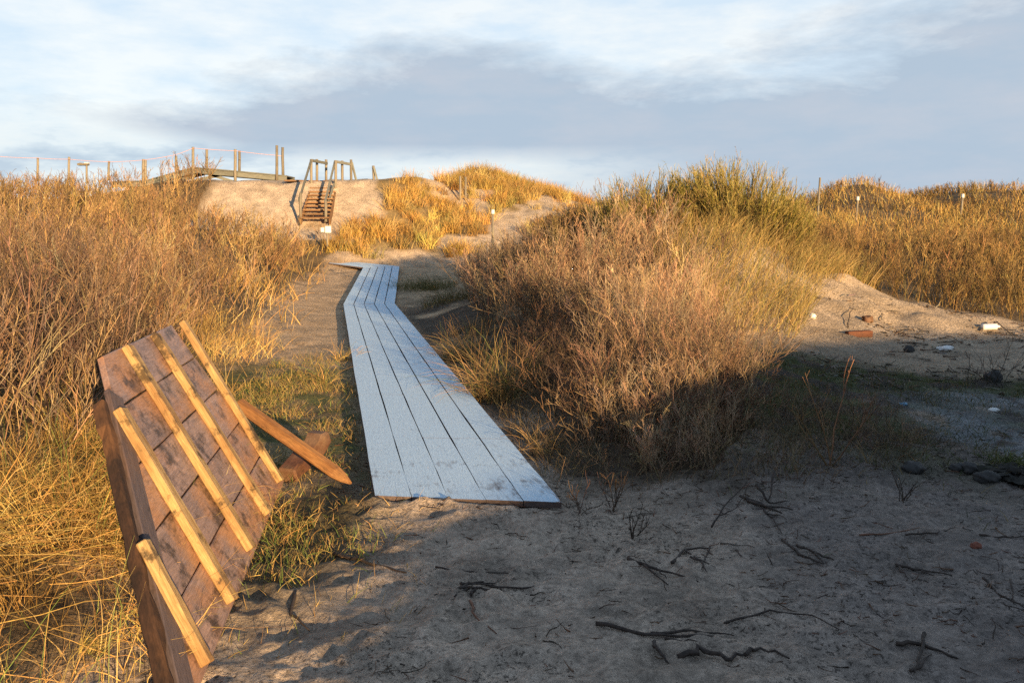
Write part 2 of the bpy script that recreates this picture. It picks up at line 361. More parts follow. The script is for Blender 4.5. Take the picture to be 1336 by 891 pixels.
# ------------------------------------------------------------------ masks (plan view)
MIDP = MID
def mid_mask(x, y):
    j = .16
    return inpoly(x + j * (fbm(x * 2, y * 2, 41, 2) - .5) * 2, y + j * (fbm(x * 2, y * 2, 43, 2) - .5) * 2, MIDP).astype(float)
def left_mask(x, y, off=.75): return sstep(off, off + .35, foot(y) - x + .7 * (fbm(x * .8, y * .8, 51, 3) - .5)) * (((x > -11.3) & (y < 28.6)) | ((x <= -11.3) & (y < 33.2)))
def board_clear(x, y, m=.06):
    l, r = board_axis(y); return ((x < l - m) | (x > r + m)) | (y < 5.0) | (y > 27)
def right_base(x): return np.interp(x, [3, 4.6, 5.6, 6.4, 8, 12, 30], [14.4, 14.4, 14.25, 13.9, 13.2, 13.0, 13])
def right_mask(x, y): return sstep(-.25, .35, y - right_base(x) + .9 * (fbm(x * 1.1, y * 1.1, 61, 3) - .5)) * (x > 3.2)

# ------------------------------------------------------------------ ground sheet
def axis(pts):
    out = [pts[0][0]]
    for (a, st), (b, _) in zip(pts[:-1], pts[1:]):
        n = max(1, int(round((b - a) / st))); out += list(a + (b - a) * (np.arange(n) + 1) / n)
    return np.array(out)
gx = axis([(-700, 140), (-140, 20), (-40, 2), (-20, .5), (-9, .2), (-3, .028), (4.2, .06), (8, .2), (24, .6), (42, 4), (140, 140), (700, 1)])
gy = axis([(-500, 100), (-100, 12), (-28, 2), (-12, .4), (0, .25), (2.4, .022), (6.4, .05), (14, .12), (28, .2), (44, 1.2), (100, 12), (180, 100), (900, 1)])
X, Y = np.meshgrid(gx, gy, indexing='ij'); xf, yf = X.ravel(), Y.ravel()
Z = H(xf, yf, True)
def zone_colours(x, y):
    n = len(x); dry = np.array([.60, .42, .255]); fore_sand = np.array([.56, .435, .33]); soil = np.array([.075, .060, .048]); moss = np.array([.085, .10, .03]); litter = np.array([.075, .05, .028]); frostsand = np.array([.25, .255, .255]); straw = np.array([.15, .10, .045])
    def mix(c, t, w): return c * (1 - w[:, None]) + t * w[:, None]
    nz = fbm(x * 1.3, y * 1.3, 71, 4); nz2 = fbm(x * 3.7, y * 3.7, 73, 3)
    c = np.tile(dry, (n, 1))
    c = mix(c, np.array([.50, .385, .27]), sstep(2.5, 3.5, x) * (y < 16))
    c = mix(c, np.array([.66, .51, .36]), sstep(26, 28, y))
    # trodden sand in the foreground, darker to the right
    w = sstep(8.6, 6.6, y + 1.6 * (nz - .5)) * (x > foot(y) - .3); c = mix(c, fore_sand, w)
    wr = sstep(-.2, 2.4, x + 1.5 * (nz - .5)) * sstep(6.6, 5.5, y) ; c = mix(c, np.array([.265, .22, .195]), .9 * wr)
    # dark soil and moss between the thicket and the hollow
    a = gauss(x, y, 3.1, 7.5, 1.1, 1.2) + .9 * gauss(x, y, 4.4, 8.1, 1.3, .55) + .8 * gauss(x, y, 5.4, 6.4, .55, .3)
    c = mix(c, soil, np.clip(a * 1.9, 0, 1) * sstep(.2, .5, nz + .12)); c = mix(c, moss, np.clip(a * 1.6, 0, 1) * sstep(.45, .6, nz2) * .85)
    b = gauss(x, y, 3.75, 6.5, .28, .55) + .7 * gauss(x, y, 4.5, 7.7, .5, .25); c = mix(c, frostsand, np.clip(b * 1.6, 0, 1) * sstep(.3, .5, nz2 + .08))
    c = mix(c, frostsand, np.clip(1.0 * gauss(x, y, 5.2, 7.4, .7, .25), 0, 1) * sstep(.4, .6, nz2))
    # grassy verge left of the boards
    l, r = board_axis(y); v = sstep(10.8, 8.8, y + 1.5 * (nz - .5)) * sstep(5.15, 5.7, y + .5 * (nz2 - .5)) * sstep(.1, -.1, x - l) * (y > 4.6)
    c = mix(c, np.array([.26, .185, .075]), v * .85); c = mix(c, moss * 1.2, v * sstep(.48, .6, nz2) * .8)
    q = gauss(x, y, -1.15, 4.5, .3, .8); c = mix(c, np.array([.12, .095, .05]), np.clip(q * 1.3, 0, 1))
    # right of the boards: dark litter
    u = sstep(-.1, .25, x - r) * sstep(1.9, 1.0, x - r) * sstep(4.75, 5.6, y + .9 * (nz2 - .5) + .8 * (nz - .5)) * sstep(20, 16, y); c = mix(c, np.array([.12, .09, .062]), u * sstep(.3, .5, nz + .12))
    # litter and straw beneath vegetation, colours darkened to deepen the shade there
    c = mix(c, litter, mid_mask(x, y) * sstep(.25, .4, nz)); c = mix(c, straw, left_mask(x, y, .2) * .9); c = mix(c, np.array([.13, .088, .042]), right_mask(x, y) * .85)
    fl = sstep(27.0, 28.5, y) * (x > -5.2) * (x < 4) * sstep(.42, .54, fbm(x * .55, y * .55, 81, 3)); c = mix(c, np.array([.30, .21, .095]), fl)
    return np.clip(c, 0, 1)
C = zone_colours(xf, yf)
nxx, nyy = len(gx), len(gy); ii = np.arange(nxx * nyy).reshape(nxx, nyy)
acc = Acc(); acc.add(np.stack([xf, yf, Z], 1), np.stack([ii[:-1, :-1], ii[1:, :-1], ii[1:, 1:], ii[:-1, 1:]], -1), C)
tag(acc.put('ground', M['ground']), 'sandy dune ground with trodden sand and mossy patches', kind='structure')

# ------------------------------------------------------------------ timber helpers
def frame(p0, p1, up):
    p0, p1 = Vector(p0), Vector(p1); x = (p1 - p0).normalized(); z = Vector(up); z = (z - x * z.dot(x)).normalized(); y = z.cross(x)
    m = Matrix((x, y, z)).transposed().to_4x4(); m.translation = (p0 + p1) / 2; return m, (p1 - p0).length
def rough_box(L, W, T, seg=1, jit=0.0, bev=.004, ends=None):
    """box along X with bevelled, slightly uneven edges"""
    bm = bmesh.new(); bmesh.ops.create_cube(bm, size=1.0)
    for v in bm.verts: v.co = Vector((v.co.x * L, v.co.y * W, v.co.z * T))
    if ends:                                     # shear the two ends along x by y (mitre)
        for v in bm.verts: v.co.x += v.co.y / W * (ends[1] if v.co.x > 0 else ends[0])
    if seg > 1:
        es = [e for e in bm.edges if abs(e.verts[0].co.x - e.verts[1].co.x) > L * .5]
        bmesh.ops.subdivide_edges(bm, edges=es, cuts=seg - 1, use_grid_fill=False)
    if jit:
        for v in bm.verts: v.co += Vector((0, random.uniform(-jit, jit), random.uniform(-jit, jit)))
    if bev:
        es = [e for e in bm.edges if len(e.link_faces) == 2 and e.calc_face_angle(0) > .8]
        bmesh.ops.bevel(bm, geom=es, offset=bev, segments=1, affect='EDGES')
    bmesh.ops.recalc_face_normals(bm, faces=bm.faces)
    return bm_mesh(bm)
def plank(name, parent, p0, p1, W, T, up, mat, seg=1, jit=0.0, bev=.004, ends=None):
    m, L = frame(p0, p1, up); return put(name, rough_box(L, W, T, seg, jit, bev, ends), mat, parent, m)
def pole_mesh(pts, r0, r1, sides=8, jit=.0):
    pts = [Vector(p) for p in pts]; bm = bmesh.new(); rings = []
    for i, p in enumerate(pts):
        t = (pts[min(i + 1, len(pts) - 1)] - pts[max(i - 1, 0)]).normalized(); a = t.orthogonal().normalized()
        if i: a = (prev - t * prev.dot(t)).normalized()
        prev = a; b = t.cross(a); r = r0 + (r1 - r0) * i / (len(pts) - 1)
        rings.append([bm.verts.new(p + (a * math.cos(q) + b * math.sin(q)) * r * (1 + random.uniform(-jit, jit))) for q in [k * 2 * PI / sides for k in range(sides)]])
    for A, B in zip(rings[:-1], rings[1:]):
        for k in range(sides): bm.faces.new((A[k], A[(k + 1) % sides], B[(k + 1) % sides], B[k]))
    bm.faces.new(rings[0][::-1]); bm.faces.new(rings[-1])
    return bm_mesh(bm, True)
def pole(name, parent, p0, p1, r0, r1, mat, n=4, wob=0.0, sides=8):
    p0, p1 = Vector(p0), Vector(p1); pts = []
    for i in range(n): pts.append(p0.lerp(p1, i / (n - 1)) + Vector((random.uniform(-wob, wob), random.uniform(-wob, wob), 0)))
    c = (p0 + p1) / 2; me = pole_mesh([p - c for p in pts], r0, r1, sides, .06)
    return put(name, me, mat, parent, Matrix.Translation(c))

# ------------------------------------------------------------------ boardwalk
V3 = lambda a: Vector(tuple(a))
def quad_plank(parent, a0, b0, a1, b1, T, mat, worn=(0, 0), n=8, name='plank', off=0.0):
    """one board with corners a0-b0 (start) and a1-b1 (end); local x along it so the grain follows"""
    a0, b0, a1, b1 = map(V3, (a0, b0, a1, b1)); s, e = (a0 + b0) / 2, (a1 + b1) / 2
    m, L = frame(s, e, (0, 0, 1)); inv = m.inverted(); bm = bmesh.new(); rows = []; wv = bm.verts.layers.float.new('Worn'); tilt = 0.0
    for i in range(n + 1):
        t = i / n; row = []
        for k, p in enumerate((a0.lerp(a1, t), b0.lerp(b1, t))):
            q = inv @ p; q.y += random.uniform(-.0025, .0025)
            for dz in (0, -T):
                v = bm.verts.new((q.x, q.y, q.z + dz + off + tilt * (1 if k else -1) + random.uniform(-.0004, .0004))); v[wv] = worn[0] * (1 - t) + worn[1] * t; row.append(v)
        rows.append(row)
    for A, B in zip(rows[:-1], rows[1:]):
        bm.faces.new((A[0], A[2], B[2], B[0])); bm.faces.new((A[1], B[1], B[3], A[3])); bm.faces.new((A[0], B[0], B[1], A[1])); bm.faces.new((A[2], A[3], B[3], B[2]))
    bm.faces.new((rows[0][0], rows[0][1], rows[0][3], rows[0][2])); bm.faces.new((rows[-1][0], rows[-1][2], rows[-1][3], rows[-1][1]))
    es = [e for e in bm.edges if len(e.link_faces) == 2 and e.calc_face_angle(0) > .8]
    bmesh.ops.bevel(bm, geom=es, offset=.004, segments=1, affect='EDGES'); bmesh.ops.recalc_face_normals(bm, faces=bm.faces)
    return put(name, bm_mesh(bm), mat, parent, m)
def section(root, L0, R0, L1, R1, cuts, gaps=(.008, .008), T=.036, worn=(0, 0), nb=5):
    L0, R0, L1, R1 = map(V3, (L0, R0, L1, R1))
    for j in range(nb):
        js = cuts[j % len(cuts)]; offs = random.uniform(-.003, .003); ts = [0] + list(js) + [1]
        for t0, t1 in zip(ts[:-1], ts[1:]):
            def edge(u, t, sgn):
                A = L0.lerp(L1, t); B = R0.lerp(R1, t); w = (B - A).length; g = gaps[0] + (gaps[1] - gaps[0]) * min(1, t * 7)
                du = sgn * g * .5 / w if 0 < u < 1 else 0
                return A.lerp(B, u + du)
            e = .0028 / max((L1 - L0).length, .1); q0 = t0 + (e if t0 > 0 else 0); q1 = t1 - (e if t1 < 1 else 0)
            quad_plank(root, edge(j / nb, q0, 1), edge((j + 1) / nb, q0, -1), edge(j / nb, q1, 1), edge((j + 1) / nb, q1, -1), T, M['frost'],
                       (max(0, 1 - t0 * 6) * worn[0] + worn[1], max(0, 1 - t1 * 6) * worn[0] + worn[1]), off=offs)
    nbm = max(2, int((L1 - L0).length / 1.3))
    for i in range(nbm):
        t = (i + .25) / (nbm - .5); A = L0.lerp(L1, t); B = R0.lerp(R1, t); d = (B - A).normalized() * .05; z = Vector((0, 0, -T - .022))
        plank('bearer', root, A + d + z, B - d + z, .09, .04, (0, 0, 1), M['bark'])
def mid3(*a): return sum((V3(p) for p in a), Vector()) / len(a)
r = empty('boardwalk_section', mid3(BW['nl'], BW['nr'], BW['kl'], BW['kr']) - Vector((0, 0, BH)), 'long frosted section of plank boardwalk starting at the bare sand in front', 'boardwalk', 'boardwalk sections on the path')
section(r, BW['nl'], BW['nr'], BW['kl'], BW['kr'], [(.245, .56), (.245, .56), (.115, .40, .7), (.115, .52), (.115, .48, .8)], (.002, .013), worn=(1, 0))
r = empty('boardwalk_section', mid3(BW['kl'], BW['kr'], BW['ml'], BW['mr']), 'frosted boardwalk section climbing from the bend towards the dune', 'boardwalk', 'boardwalk sections on the path')
section(r, BW['kl'], BW['kr'], BW['ml'], BW['mr'], [(.5,), (.4,), (.6,)], (.016, .02))
r = empty('boardwalk_section', mid3(BW['ml'], BW['tl']), 'short far section of boardwalk turning left towards the stairs', 'boardwalk', 'boardwalk sections on the path')
section(r, BW['ml'] , BW['mr'], BW['tl'], BW['tr'], [()], (.012, .012))

# ------------------------------------------------------------------ overturned boardwalk section leaning on the left bank
PB = on_z(371, 630, .02); PC = on_z(272, 872, .02)
u = nrm(PB - PC); u[2] = 0; u = nrm(u); TH = math.radians(58.0)
left = np.array([-u[1], u[0], 0.0]); left = nrm(left); vdir = left * math.cos(TH) + np.array([0, 0, math.sin(TH)])        # up the panel
pn = np.cross(u, vdir); pn = pn if pn[0] > 0 else -pn                                                                 # face towards the camera/right
def pan(px, py, h=0.0): return on_plane(px, py, PB + pn * h, pn)
root = empty('overturned_boardwalk_section', PB * .5 + PC * .5, 'overturned boardwalk panel with pale battens leaning against the left bank', 'boardwalk panel')
A_ = pan(238, 417); D_ = pan(141, 507); E_ = pan(236, 905)
def uv(p): q = np.array(p) - PB; return np.dot(q, u), np.dot(q, vdir)
ua, va = uv(A_); ud, vd = uv(D_); ue, ve = uv(E_)
Wp = va
def edge_u(v): return ud + (ue - ud) * (vd - v) / max(vd - ve, .01)       # skewed near end
def pt(uu, vv, h=0.0): return PB + u * uu + vdir * vv + pn * h
for j in range(5):
    v0, v1 = Wp * j / 5 + .003, Wp * (j + 1) / 5 - .003
    far0, far1 = .02 + .01 * random.uniform(-1, 1), .02
    a0, b0 = pt(edge_u(v0) + .03, v0), pt(edge_u(v1) + .03, v1); a1, b1 = pt(far0, v0), pt(far1, v1)
    m, L = frame((V3(a0) + V3(b0)) / 2, (V3(a1) + V3(b1)) / 2, pn); inv = m.inverted(); bm = bmesh.new(); vs = []
    for h in (0, -.032): vs.append([bm.verts.new(inv @ (V3(p) + V3(pn) * h)) for p in (a0, a1, b1, b0)])
    bm.faces.new(vs[0]); bm.faces.new(vs[1][::-1])
    for k in range(4): bm.faces.new((vs[0][k], vs[1][k], vs[1][(k + 1) % 4], vs[0][(k + 1) % 4]))
    bmesh.ops.subdivide_edges(bm, edges=[e for e in bm.edges if e.calc_length() > .6], cuts=6)
    for v in bm.verts: v.co.y += random.uniform(-.003, .003)
    bmesh.ops.bevel(bm, geom=[e for e in bm.edges if len(e.link_faces) == 2 and e.calc_face_angle(0) > .8], offset=.004, segments=1, affect='EDGES'); bmesh.ops.recalc_face_normals(bm, faces=bm.faces)
    put('plank', bm_mesh(bm), M['under'], root, m)
BH2 = .042
for (x0, y0), (x1, y1), w in (((238, 420), (366, 628), .062), ((202, 436), (350, 670), .066), ((166, 452), (328, 716), .070), ((156, 534), (304, 784), .072), ((186, 706), (271, 866), .05)):
    a = V3(pan(x0, y0, BH2 / 2)); b = V3(pan(x1, y1, BH2 / 2)); plank('batten', root, b, a, w, BH2, pn, M['batten'], seg=9, jit=.0018, bev=.005)
# plank and rough bark-edged beam along the skewed end
sk = nrm(pt(edge_u(0), 0) - pt(edge_u(Wp), Wp)); skp = nrm(np.cross(sk, pn)); skp = skp if np.dot(skp, u) > 0 else -skp
a = pt(edge_u(vd), vd, -.012) + skp * .05; b = pt(edge_u(-.02), -.02, -.012) + skp * .05
plank('end_board', root, a, b, .10, .03, pn, M['endboard'], seg=3, jit=.0015)
a = pt(edge_u(vd * .94), vd * .94, -.03) - skp * .035; b = pt(edge_u(-.05), -.05, -.03) - skp * .035
plank('edge_beam', root, a, b, .042, .055, pn, M['bark'], seg=30, jit=.004, bev=.008)

# prop post and block
p1 = on_z(459, 631, .03); p0 = at_y(312, 527, p1[1] + .28)
bm = bmesh.new(); m, L = frame(p0, p1, (0, 0.25, 1)); rs = .056
rings = []
for t, s in ((-.5, 1), (-.2, 1.03), (.1, .98), (.36, 1.0), (.43, .72), (.5, .14)):
    rings.append([bm.verts.new((t * L, rs * s * math.cos(q) * (1.0), rs * s * math.sin(q) * .85)) for q in [PI / 6 + k * PI / 3 + (.12 if k % 2 else -.12) for k in range(6)]])
for A, B in zip(rings[:-1], rings[1:]):
    for k in range(6): bm.faces.new((A[k], A[(k + 1) % 6], B[(k + 1) % 6], B[k]))
bm.faces.new(rings[0][::-1]); bm.faces.new(rings[-1]); bmesh.ops.recalc_face_normals(bm, faces=bm.faces)
bmesh.ops.bevel(bm, geom=[e for e in bm.edges if len(e.link_faces) == 2 and e.calc_face_angle(0) > .5], offset=.006, segments=2, affect='EDGES')
tag(put('timber_post', bm_mesh(bm), M['prop'], None, m), 'orange-brown pointed timber post lying out from behind the leaning panel', 'post')
c0 = on_z(386, 614, .04); c1 = c0 + np.array([.10, .30, .10])
o = plank('wood_block', None, c0 - np.array([.03, .08, .02]), c1 + np.array([.0, .06, .05]), .125, .11, (0, 0, 1), M['block'], seg=6, jit=.012, bev=.014)
tag(o, 'short red-brown wooden block under the pointed timber post', 'wood block')

# ------------------------------------------------------------------ far walkway, stairs, posts
def P(px, py, y): return V3(at_y(px, py, y))
YW = 35.0
wk = empty('raised_walkway', P(285, 236, YW), 'raised grey timber walkway with tall posts crossing the dune crest', 'walkway')
tops = [(146, 238.5), (190, 237), (253, 219.5), (310, 224.5), (374, 230.5)]
for (xa, ya), (xb, yb) in zip(tops[:-1], tops[1:]):
    for dy in (0, 1.25):
        a, b = P(xa, ya, YW) + Vector((0, dy, -.10)), P(xb, yb, YW) + Vector((0, dy, -.10)); plank('side_beam', wk, a, b, .06, .20, (0, 0, 1), M['beam'])
    a, b = P(xa, ya, YW) + Vector((0, .62, .02)), P(xb, yb, YW) + Vector((0, .62, .02)); plank('deck', wk, a, b, 1.42, .045, (0, 0, 1), M['beam'])
for px, yt, yb, dy in ((252, 192, 238, 0), (270, 195.5, 222, 1.32), (307, 195, 240, 0), (312.5, 197, 225, 1.32), (361, 190, 237, 0), (369, 192.5, 232, 1.32), (187, 208, 240, 0), (190, 209, 238, 1.32), (230, 203.5, 226, 1.32)):
    y = YW - .06 + dy; pole('post', wk, P(px, yb, y), P(px, yt, y), .062, .055, M['post'], wob=.01)
for (a, b) in (((195, 240), (250, 232)), ((253, 236), (300, 226)), ((262, 224), (306, 238))):
    plank('brace', wk, P(*a, YW + .1), P(*b, YW + .1), .05, .12, (0, 0, 1), M['beam'])
# brown boards from the deck's end to the head of the stairs
lp = empty('landing_boards', P(400, 238, 33.2), 'brown plank landing between the raised walkway and the stairs', 'landing')
for dy in (0, .3, .6, .9): plank('plank', lp, P(372, 236.0, 33 + dy), P(446, 237.5, 33 + dy), .27, .06, (0, 0, 1), M['stair'])
tag(plank('crest_plank', None, P(488, 236.8, 33.4), P(519, 239.2, 33.4), .25, .06, (0, 0, 1), M['stair']), 'thin brown plank edge lying along the sand crest right of the stairs', 'plank')
st = empty('dune_stairs', P(413, 284, 29.6), 'wooden dune stairs with open treads and grey handrails', 'stairs')
b0l, b0r, t0l, t0r = P(392, 286, 29.5), P(430, 286, 29.5), P(408, 238.5, 32.6), P(440, 238.5, 32.6)
for i in range(10):
    t = (i + .3) / 10; a, b = b0l.lerp(t0l, t), b0r.lerp(t0r, t); plank('tread', st, a, b, .27, .055, (0, 0, 1), M['stair'], seg=4, jit=.006)
for a, b in ((b0l, t0l), (b0r, t0r)): plank('stringer', st, a + Vector((0, 0, -.1)), b + Vector((0, 0, -.1)), .06, .2, (0, 0, 1), M['stair'])
rail_l = [(390, 262, 29.6), (406, 209.5, 32.3), (427, 213.5, 33.6)]; rail_r = [(424, 264, 29.6), (437, 211, 32.3), (457, 214.5, 33.6)]
for rl in (rail_l, rail_r):
    for q, w in zip(rl[:-1], rl[1:]): plank('handrail', st, P(*q), P(*w), .055, .10, (0, 0, 1), M['beam'])
for px, yt, pb, y in ((392, 252, 284, 29.6), (406, 208, 244, 32.3), (413.5, 208, 237, 33.2), (425.5, 208.5, 238, 33.6), (425, 262, 284, 29.6), (438, 210, 262, 32.0), (446.5, 210, 239, 33.2), (458, 208.5, 238, 33.6)):
    pole('rail_post', st, P(px, pb, y) - Vector((0, 0, .15)), P(px, yt, y), .05, .05, M['post'])
plank('brace', st, P(459, 212, 33.6), P(465, 237, 33.5), .05, .08, (0, 0, 1), M['beam']); plank('brace', st, P(436, 240, 31.8), P(426, 272, 30.8), .05, .09, (0, 0, 1), M['beam'])
lab = {49: 'leftmost thin weathered post on the skyline above the left thicket', 90: 'thin skyline post just left of the small lamp', 142: 'short thin skyline post right of the small lamp'}
for px, yt in ((49, 206), (90, 205), (142, 210.5)):
    tag(pole('fence_post', None, P(px, 236, YW), P(px, yt, YW), .05, .045, M['post'], wob=.01), lab[px], 'post', 'posts along the far path')
lm = empty('lamp_post', P(113, 238, YW), 'small pale lamp on a short post above the left thicket', 'lamp')
pole('pole', lm, P(113, 240, YW), P(113, 215, YW), .045, .04, M['post']); o = plank('lamp_head', lm, P(102, 215.2, YW), P(115.5, 214.5, YW), .25, .09, (0, 0, 1), M['post'], seg=3, jit=.01, bev=.03); plank('bracket', o, P(111, 213.0, YW), P(116, 213.0, YW), .16, .05, (0, 0, 1), M['white']); o = None
for c in lm.children:
    for g in c.children: g.matrix_parent_inverse = c.matrix_basis.inverted()
tp = [(-60, 205), (0, 204.5), (49, 206.5), (90, 208), (142, 211.5), (188, 209), (228, 202.5), (252, 193.5), (307, 197), (361, 203), (369, 203.5)]
pts = []
for (xa, ya), (xb, yb) in zip(tp[:-1], tp[1:]):
    for k in range(4): t = k / 4; pts.append(P(xa + (xb - xa) * t, ya + (yb - ya) * t + 2.0 * t * (1 - t), YW - .1))
c = pts[0].copy(); tag(put('barrier_tape', pole_mesh([p - c for p in pts], .009, .009, 5), M['rope'], None, Matrix.Translation(c)), 'thin pink barrier tape strung between the far posts', 'tape')
lpst = empty('leaning_post', P(488, 238, 33.4), 'stub post with a slanting brace on the sand crest', 'post'); pole('post', lpst, P(488, 239, 33.4), P(487, 216.5, 33.4), .055, .05, M['post']); plank('brace', lpst, P(488, 219, 33.3), P(493, 238, 33.3), .04, .07, (0, 0, 1), M['beam'])
sg = empty('path_sign', V3(at_y(427, 318, 27.2)), 'small white sign panel on a thin post beside the path', 'sign')
pole('post', sg, P(427, 322, 27.2), P(427, 292, 27.2), .03, .03, M['post']); plank('panel', sg, P(424.2, 299.5, 27.15), P(432, 299.5, 27.15), .012, .21, (0, 0, 1), M['white'], bev=.002); plank('small_panel', sg, P(418.5, 300, 27.15), P(423, 300, 27.15), .012, .14, (0, 0, 1), M['white'], bev=.002)
def lone(name, px, yb, yt, r, mat, label, cap=False, lean=0, group=None):
    g = ground(px, yb); y = g[1]; b = Vector((g[0], g[1], hz(g[0], g[1]) - .05)); t = P(px + lean, yt, y); e = empty(name, b, label, 'post', group)
    pole('shaft', e, b, t, r, r * .9, mat, wob=.004)
    if cap: pole('cap', e, t - Vector((0, 0, .01)), t + Vector((0, 0, .09)), r * 1.25, r * 1.15, M['white'])
lone('marker_post', 600.5, 262, 230, .045, M['post'], 'left one of the pair of pale posts before the grassy dune hump')
lone('marker_post', 607.5, 262, 231, .045, M['post'], 'right one of the pair of pale posts before the grassy dune hump')
YR = 26.0
for px, yb, yt, cap, lb in ((1070, 262, 232, False, 'tall thin grey pole just right of the green bush on the right slope'), (1119, 280, 261, True, 'white-capped marker post on the right slope nearest the tall grey pole'), (1256, 282, 257.5, True, 'white-capped marker post far along the right slope')):
    y = YR; bx = at_y(px, yt, y)[0]; g = hz(bx, y); e = empty('marker_post', (bx, y, g), lb, 'post'); t = P(px, yt, y); pole('shaft', e, (bx - .02, y, g - .1), t, .035, .03, M['post'])
    if cap: pole('cap', e, t - Vector((0, 0, .02)), t + Vector((0, 0, .1)), .05, .045, M['white'])
y = 15.5; bx = at_y(643, 276, y)[0]; g = hz(bx, y); e = empty('marker_post', (bx, y, g), 'white-topped stake standing in the left end of the middle thicket', 'post'); t = P(643, 278, y); pole('shaft', e, (bx, y, g - .1), t, .026, .024, M['post']); pole('cap', e, t - Vector((0, 0, .02)), t + Vector((0, 0, .06)), .034, .03, M['white'])

# ------------------------------------------------------------------ vegetation
TW_L = [(.26, .155, .082), (.37, .225, .11), (.14, .086, .055), (.46, .31, .165), (.26, .185, .125), (.38, .23, .10)]
TW_M = [(.40, .25, .14), (.48, .305, .165), (.20, .125, .08), (.56, .38, .21), (.38, .285, .185)]
TW_R = [(.20, .125, .05), (.27, .165, .06), (.11, .072, .034), (.36, .23, .085)]
STRAW = [(.58, .36, .115), (.50, .29, .085), (.62, .43, .17), (.36, .21, .07), (.40, .28, .085)]
GOLD = [(.60, .38, .11), (.52, .31, .08), (.64, .45, .16), (.40, .24, .07), (.36, .28, .09)]
def hn(n, a, b): return RS.uniform(a, b, n)
def patch(b, c, sc=.9, lo=.55, hi=1.4, sd=7): return np.clip(c * np.clip(lo + (hi - lo) * (fbm(b[:, 0] * sc, b[:, 1] * sc, sd, 3) - .25) * 2, .4, 1.6)[:, None], .005, .85)

# left thicket
acc = Acc()
b = scatter(130, -9, -2.2, 4.4, 9, lambda x, y: left_mask(x, y, .55), .9); n = len(b); hh = hn(n, .7, 1.3) * (.75 + .5 * fbm(b[:, 0] * .7, b[:, 1] * .7, 91, 2))
shrubs(acc, b, hh, hn(n, .0028, .0062), 4, 3, patch(b, palette(n, TW_L)), (.05, -.05), .33, 7, .17, .05, .0013)
print('left near', n)
b = scatter(60, -6.5, -2.2, 4.4, 8.5, lambda x, y: left_mask(x, y, .5), 1.1); n = len(b); hh = hn(n, .8, 1.35)
shrubs(acc, b, hh, hn(n, .005, .0095), 4, 2, palette(n, [(.13, .08, .055), (.20, .13, .085), (.10, .062, .045), (.27, .19, .13)]), (.12, -.05), .38, 8, .2, .04, .002)
b = scatter(42, -14, -2.6, 9, 17, lambda x, y: left_mask(x, y, .55), .7); n = len(b); hh = hn(n, .6, 1.15) * (.75 + .5 * fbm(b[:, 0] * .6, b[:, 1] * .6, 91, 2))
shrubs(acc, b, hh, hn(n, .0045, .008), 5, 2, patch(b, palette(n, TW_L)), (.1, 0), .33, 5, .15, .06, .0024)
print('left mid', n)
b = scatter(17, -26, -4, 17, 33.2, lambda x, y: left_mask(x, y, .5), .5); n = len(b); hh = hn(n, .6, 1.1)
shrubs(acc, b, hh, hn(n, .008, .013), 6, 1, patch(b, palette(n, [(.30, .185, .085), (.38, .235, .105), (.2, .125, .065), (.44, .29, .12)]), .45), (.15, 0), .35, 4, .14, .06, .005)
print('left far', n)
tag(acc.put('left_thicket', M['twig'], smooth=False), 'dense bare brown thicket of beach rose covering the left bank', 'thicket', kind='stuff')

# straw grass of the left bank
acc = Acc()
def lg(x, y): return sstep(-.05, .5, foot(y) - x + .6 * (fbm(x * 1.5, y * 1.5, 52, 3) - .5)) * (y > 2.1) * np.maximum(sstep(5.0, 4.4, y), sstep(1.3, .7, foot(y) - x))
cl = scatter(42, -4.4, -1.05, 2.1, 6.0, lg, 1.2); m_ = len(cl); per = 55; b = np.repeat(cl, per, 0); n = len(b); off = RS.randn(n, 2) * np.repeat(hn(m_, .02, .05), per)[:, None]; b[:, :2] += off
ld = np.repeat(RS.randn(m_, 2) * .35, per, 0); d = np.stack([off[:, 0] * 7 + ld[:, 0] + .2 * RS.randn(n), off[:, 1] * 7 + ld[:, 1] + .2 * RS.randn(n), np.ones(n)], 1)
blades(acc, b, d, np.repeat(hn(m_, .16, .46), per) * hn(n, .5, 1.05), hn(n, .0022, .0048), np.repeat(palette(m_, STRAW), per, 0) * RS.uniform(.75, 1.2, (n, 1)), 6, .22, .1)
b = scatter(2400, -4.6, -1.05, 2.1, 6.2, lg, 1.7); n = len(b)
d = np.stack([.5 * RS.randn(n) + .25, .5 * RS.randn(n), np.ones(n)], 1); blades(acc, b, d, hn(n, .12, .45), hn(n, .0022, .0048), patch(b, palette(n, STRAW), 1.6), 5, .28, .18)
k = RS.rand(n) < .06; blades(acc, b[k], d[k], hn(k.sum(), .2, .6), hn(k.sum(), .003, .005), palette(int(k.sum()), [(.16, .22, .05), (.22, .26, .07)]), 4, .12, .1)
b = scatter(700, -3.6, -1.1, 2.1, 5, lg, 1.2); n = len(b); d = np.stack([RS.randn(n), RS.randn(n), .25 * np.abs(RS.randn(n))], 1); b[:, 2] += hn(n, .01, .16); blades(acc, b, d, hn(n, .25, .7), hn(n, .0025, .005), palette(n, STRAW), 5, .08, .14)
def lg2(x, y): return sstep(-.4, .6, foot(y) - x + 1.3 * (fbm(x * .9, y * .9, 53, 3) - .5)) * sstep(3.6, 1.6, foot(y) - x)
b = scatter(430, -7.5, -2.0, 6, 13, lg2, 1.3); n = len(b); d = np.stack([.5 * RS.randn(n) + .2, .5 * RS.randn(n), np.ones(n)], 1); blades(acc, b, d, hn(n, .15, .5), hn(n, .003, .007), patch(b, palette(n, STRAW), 1.2), 4, .22, .12)
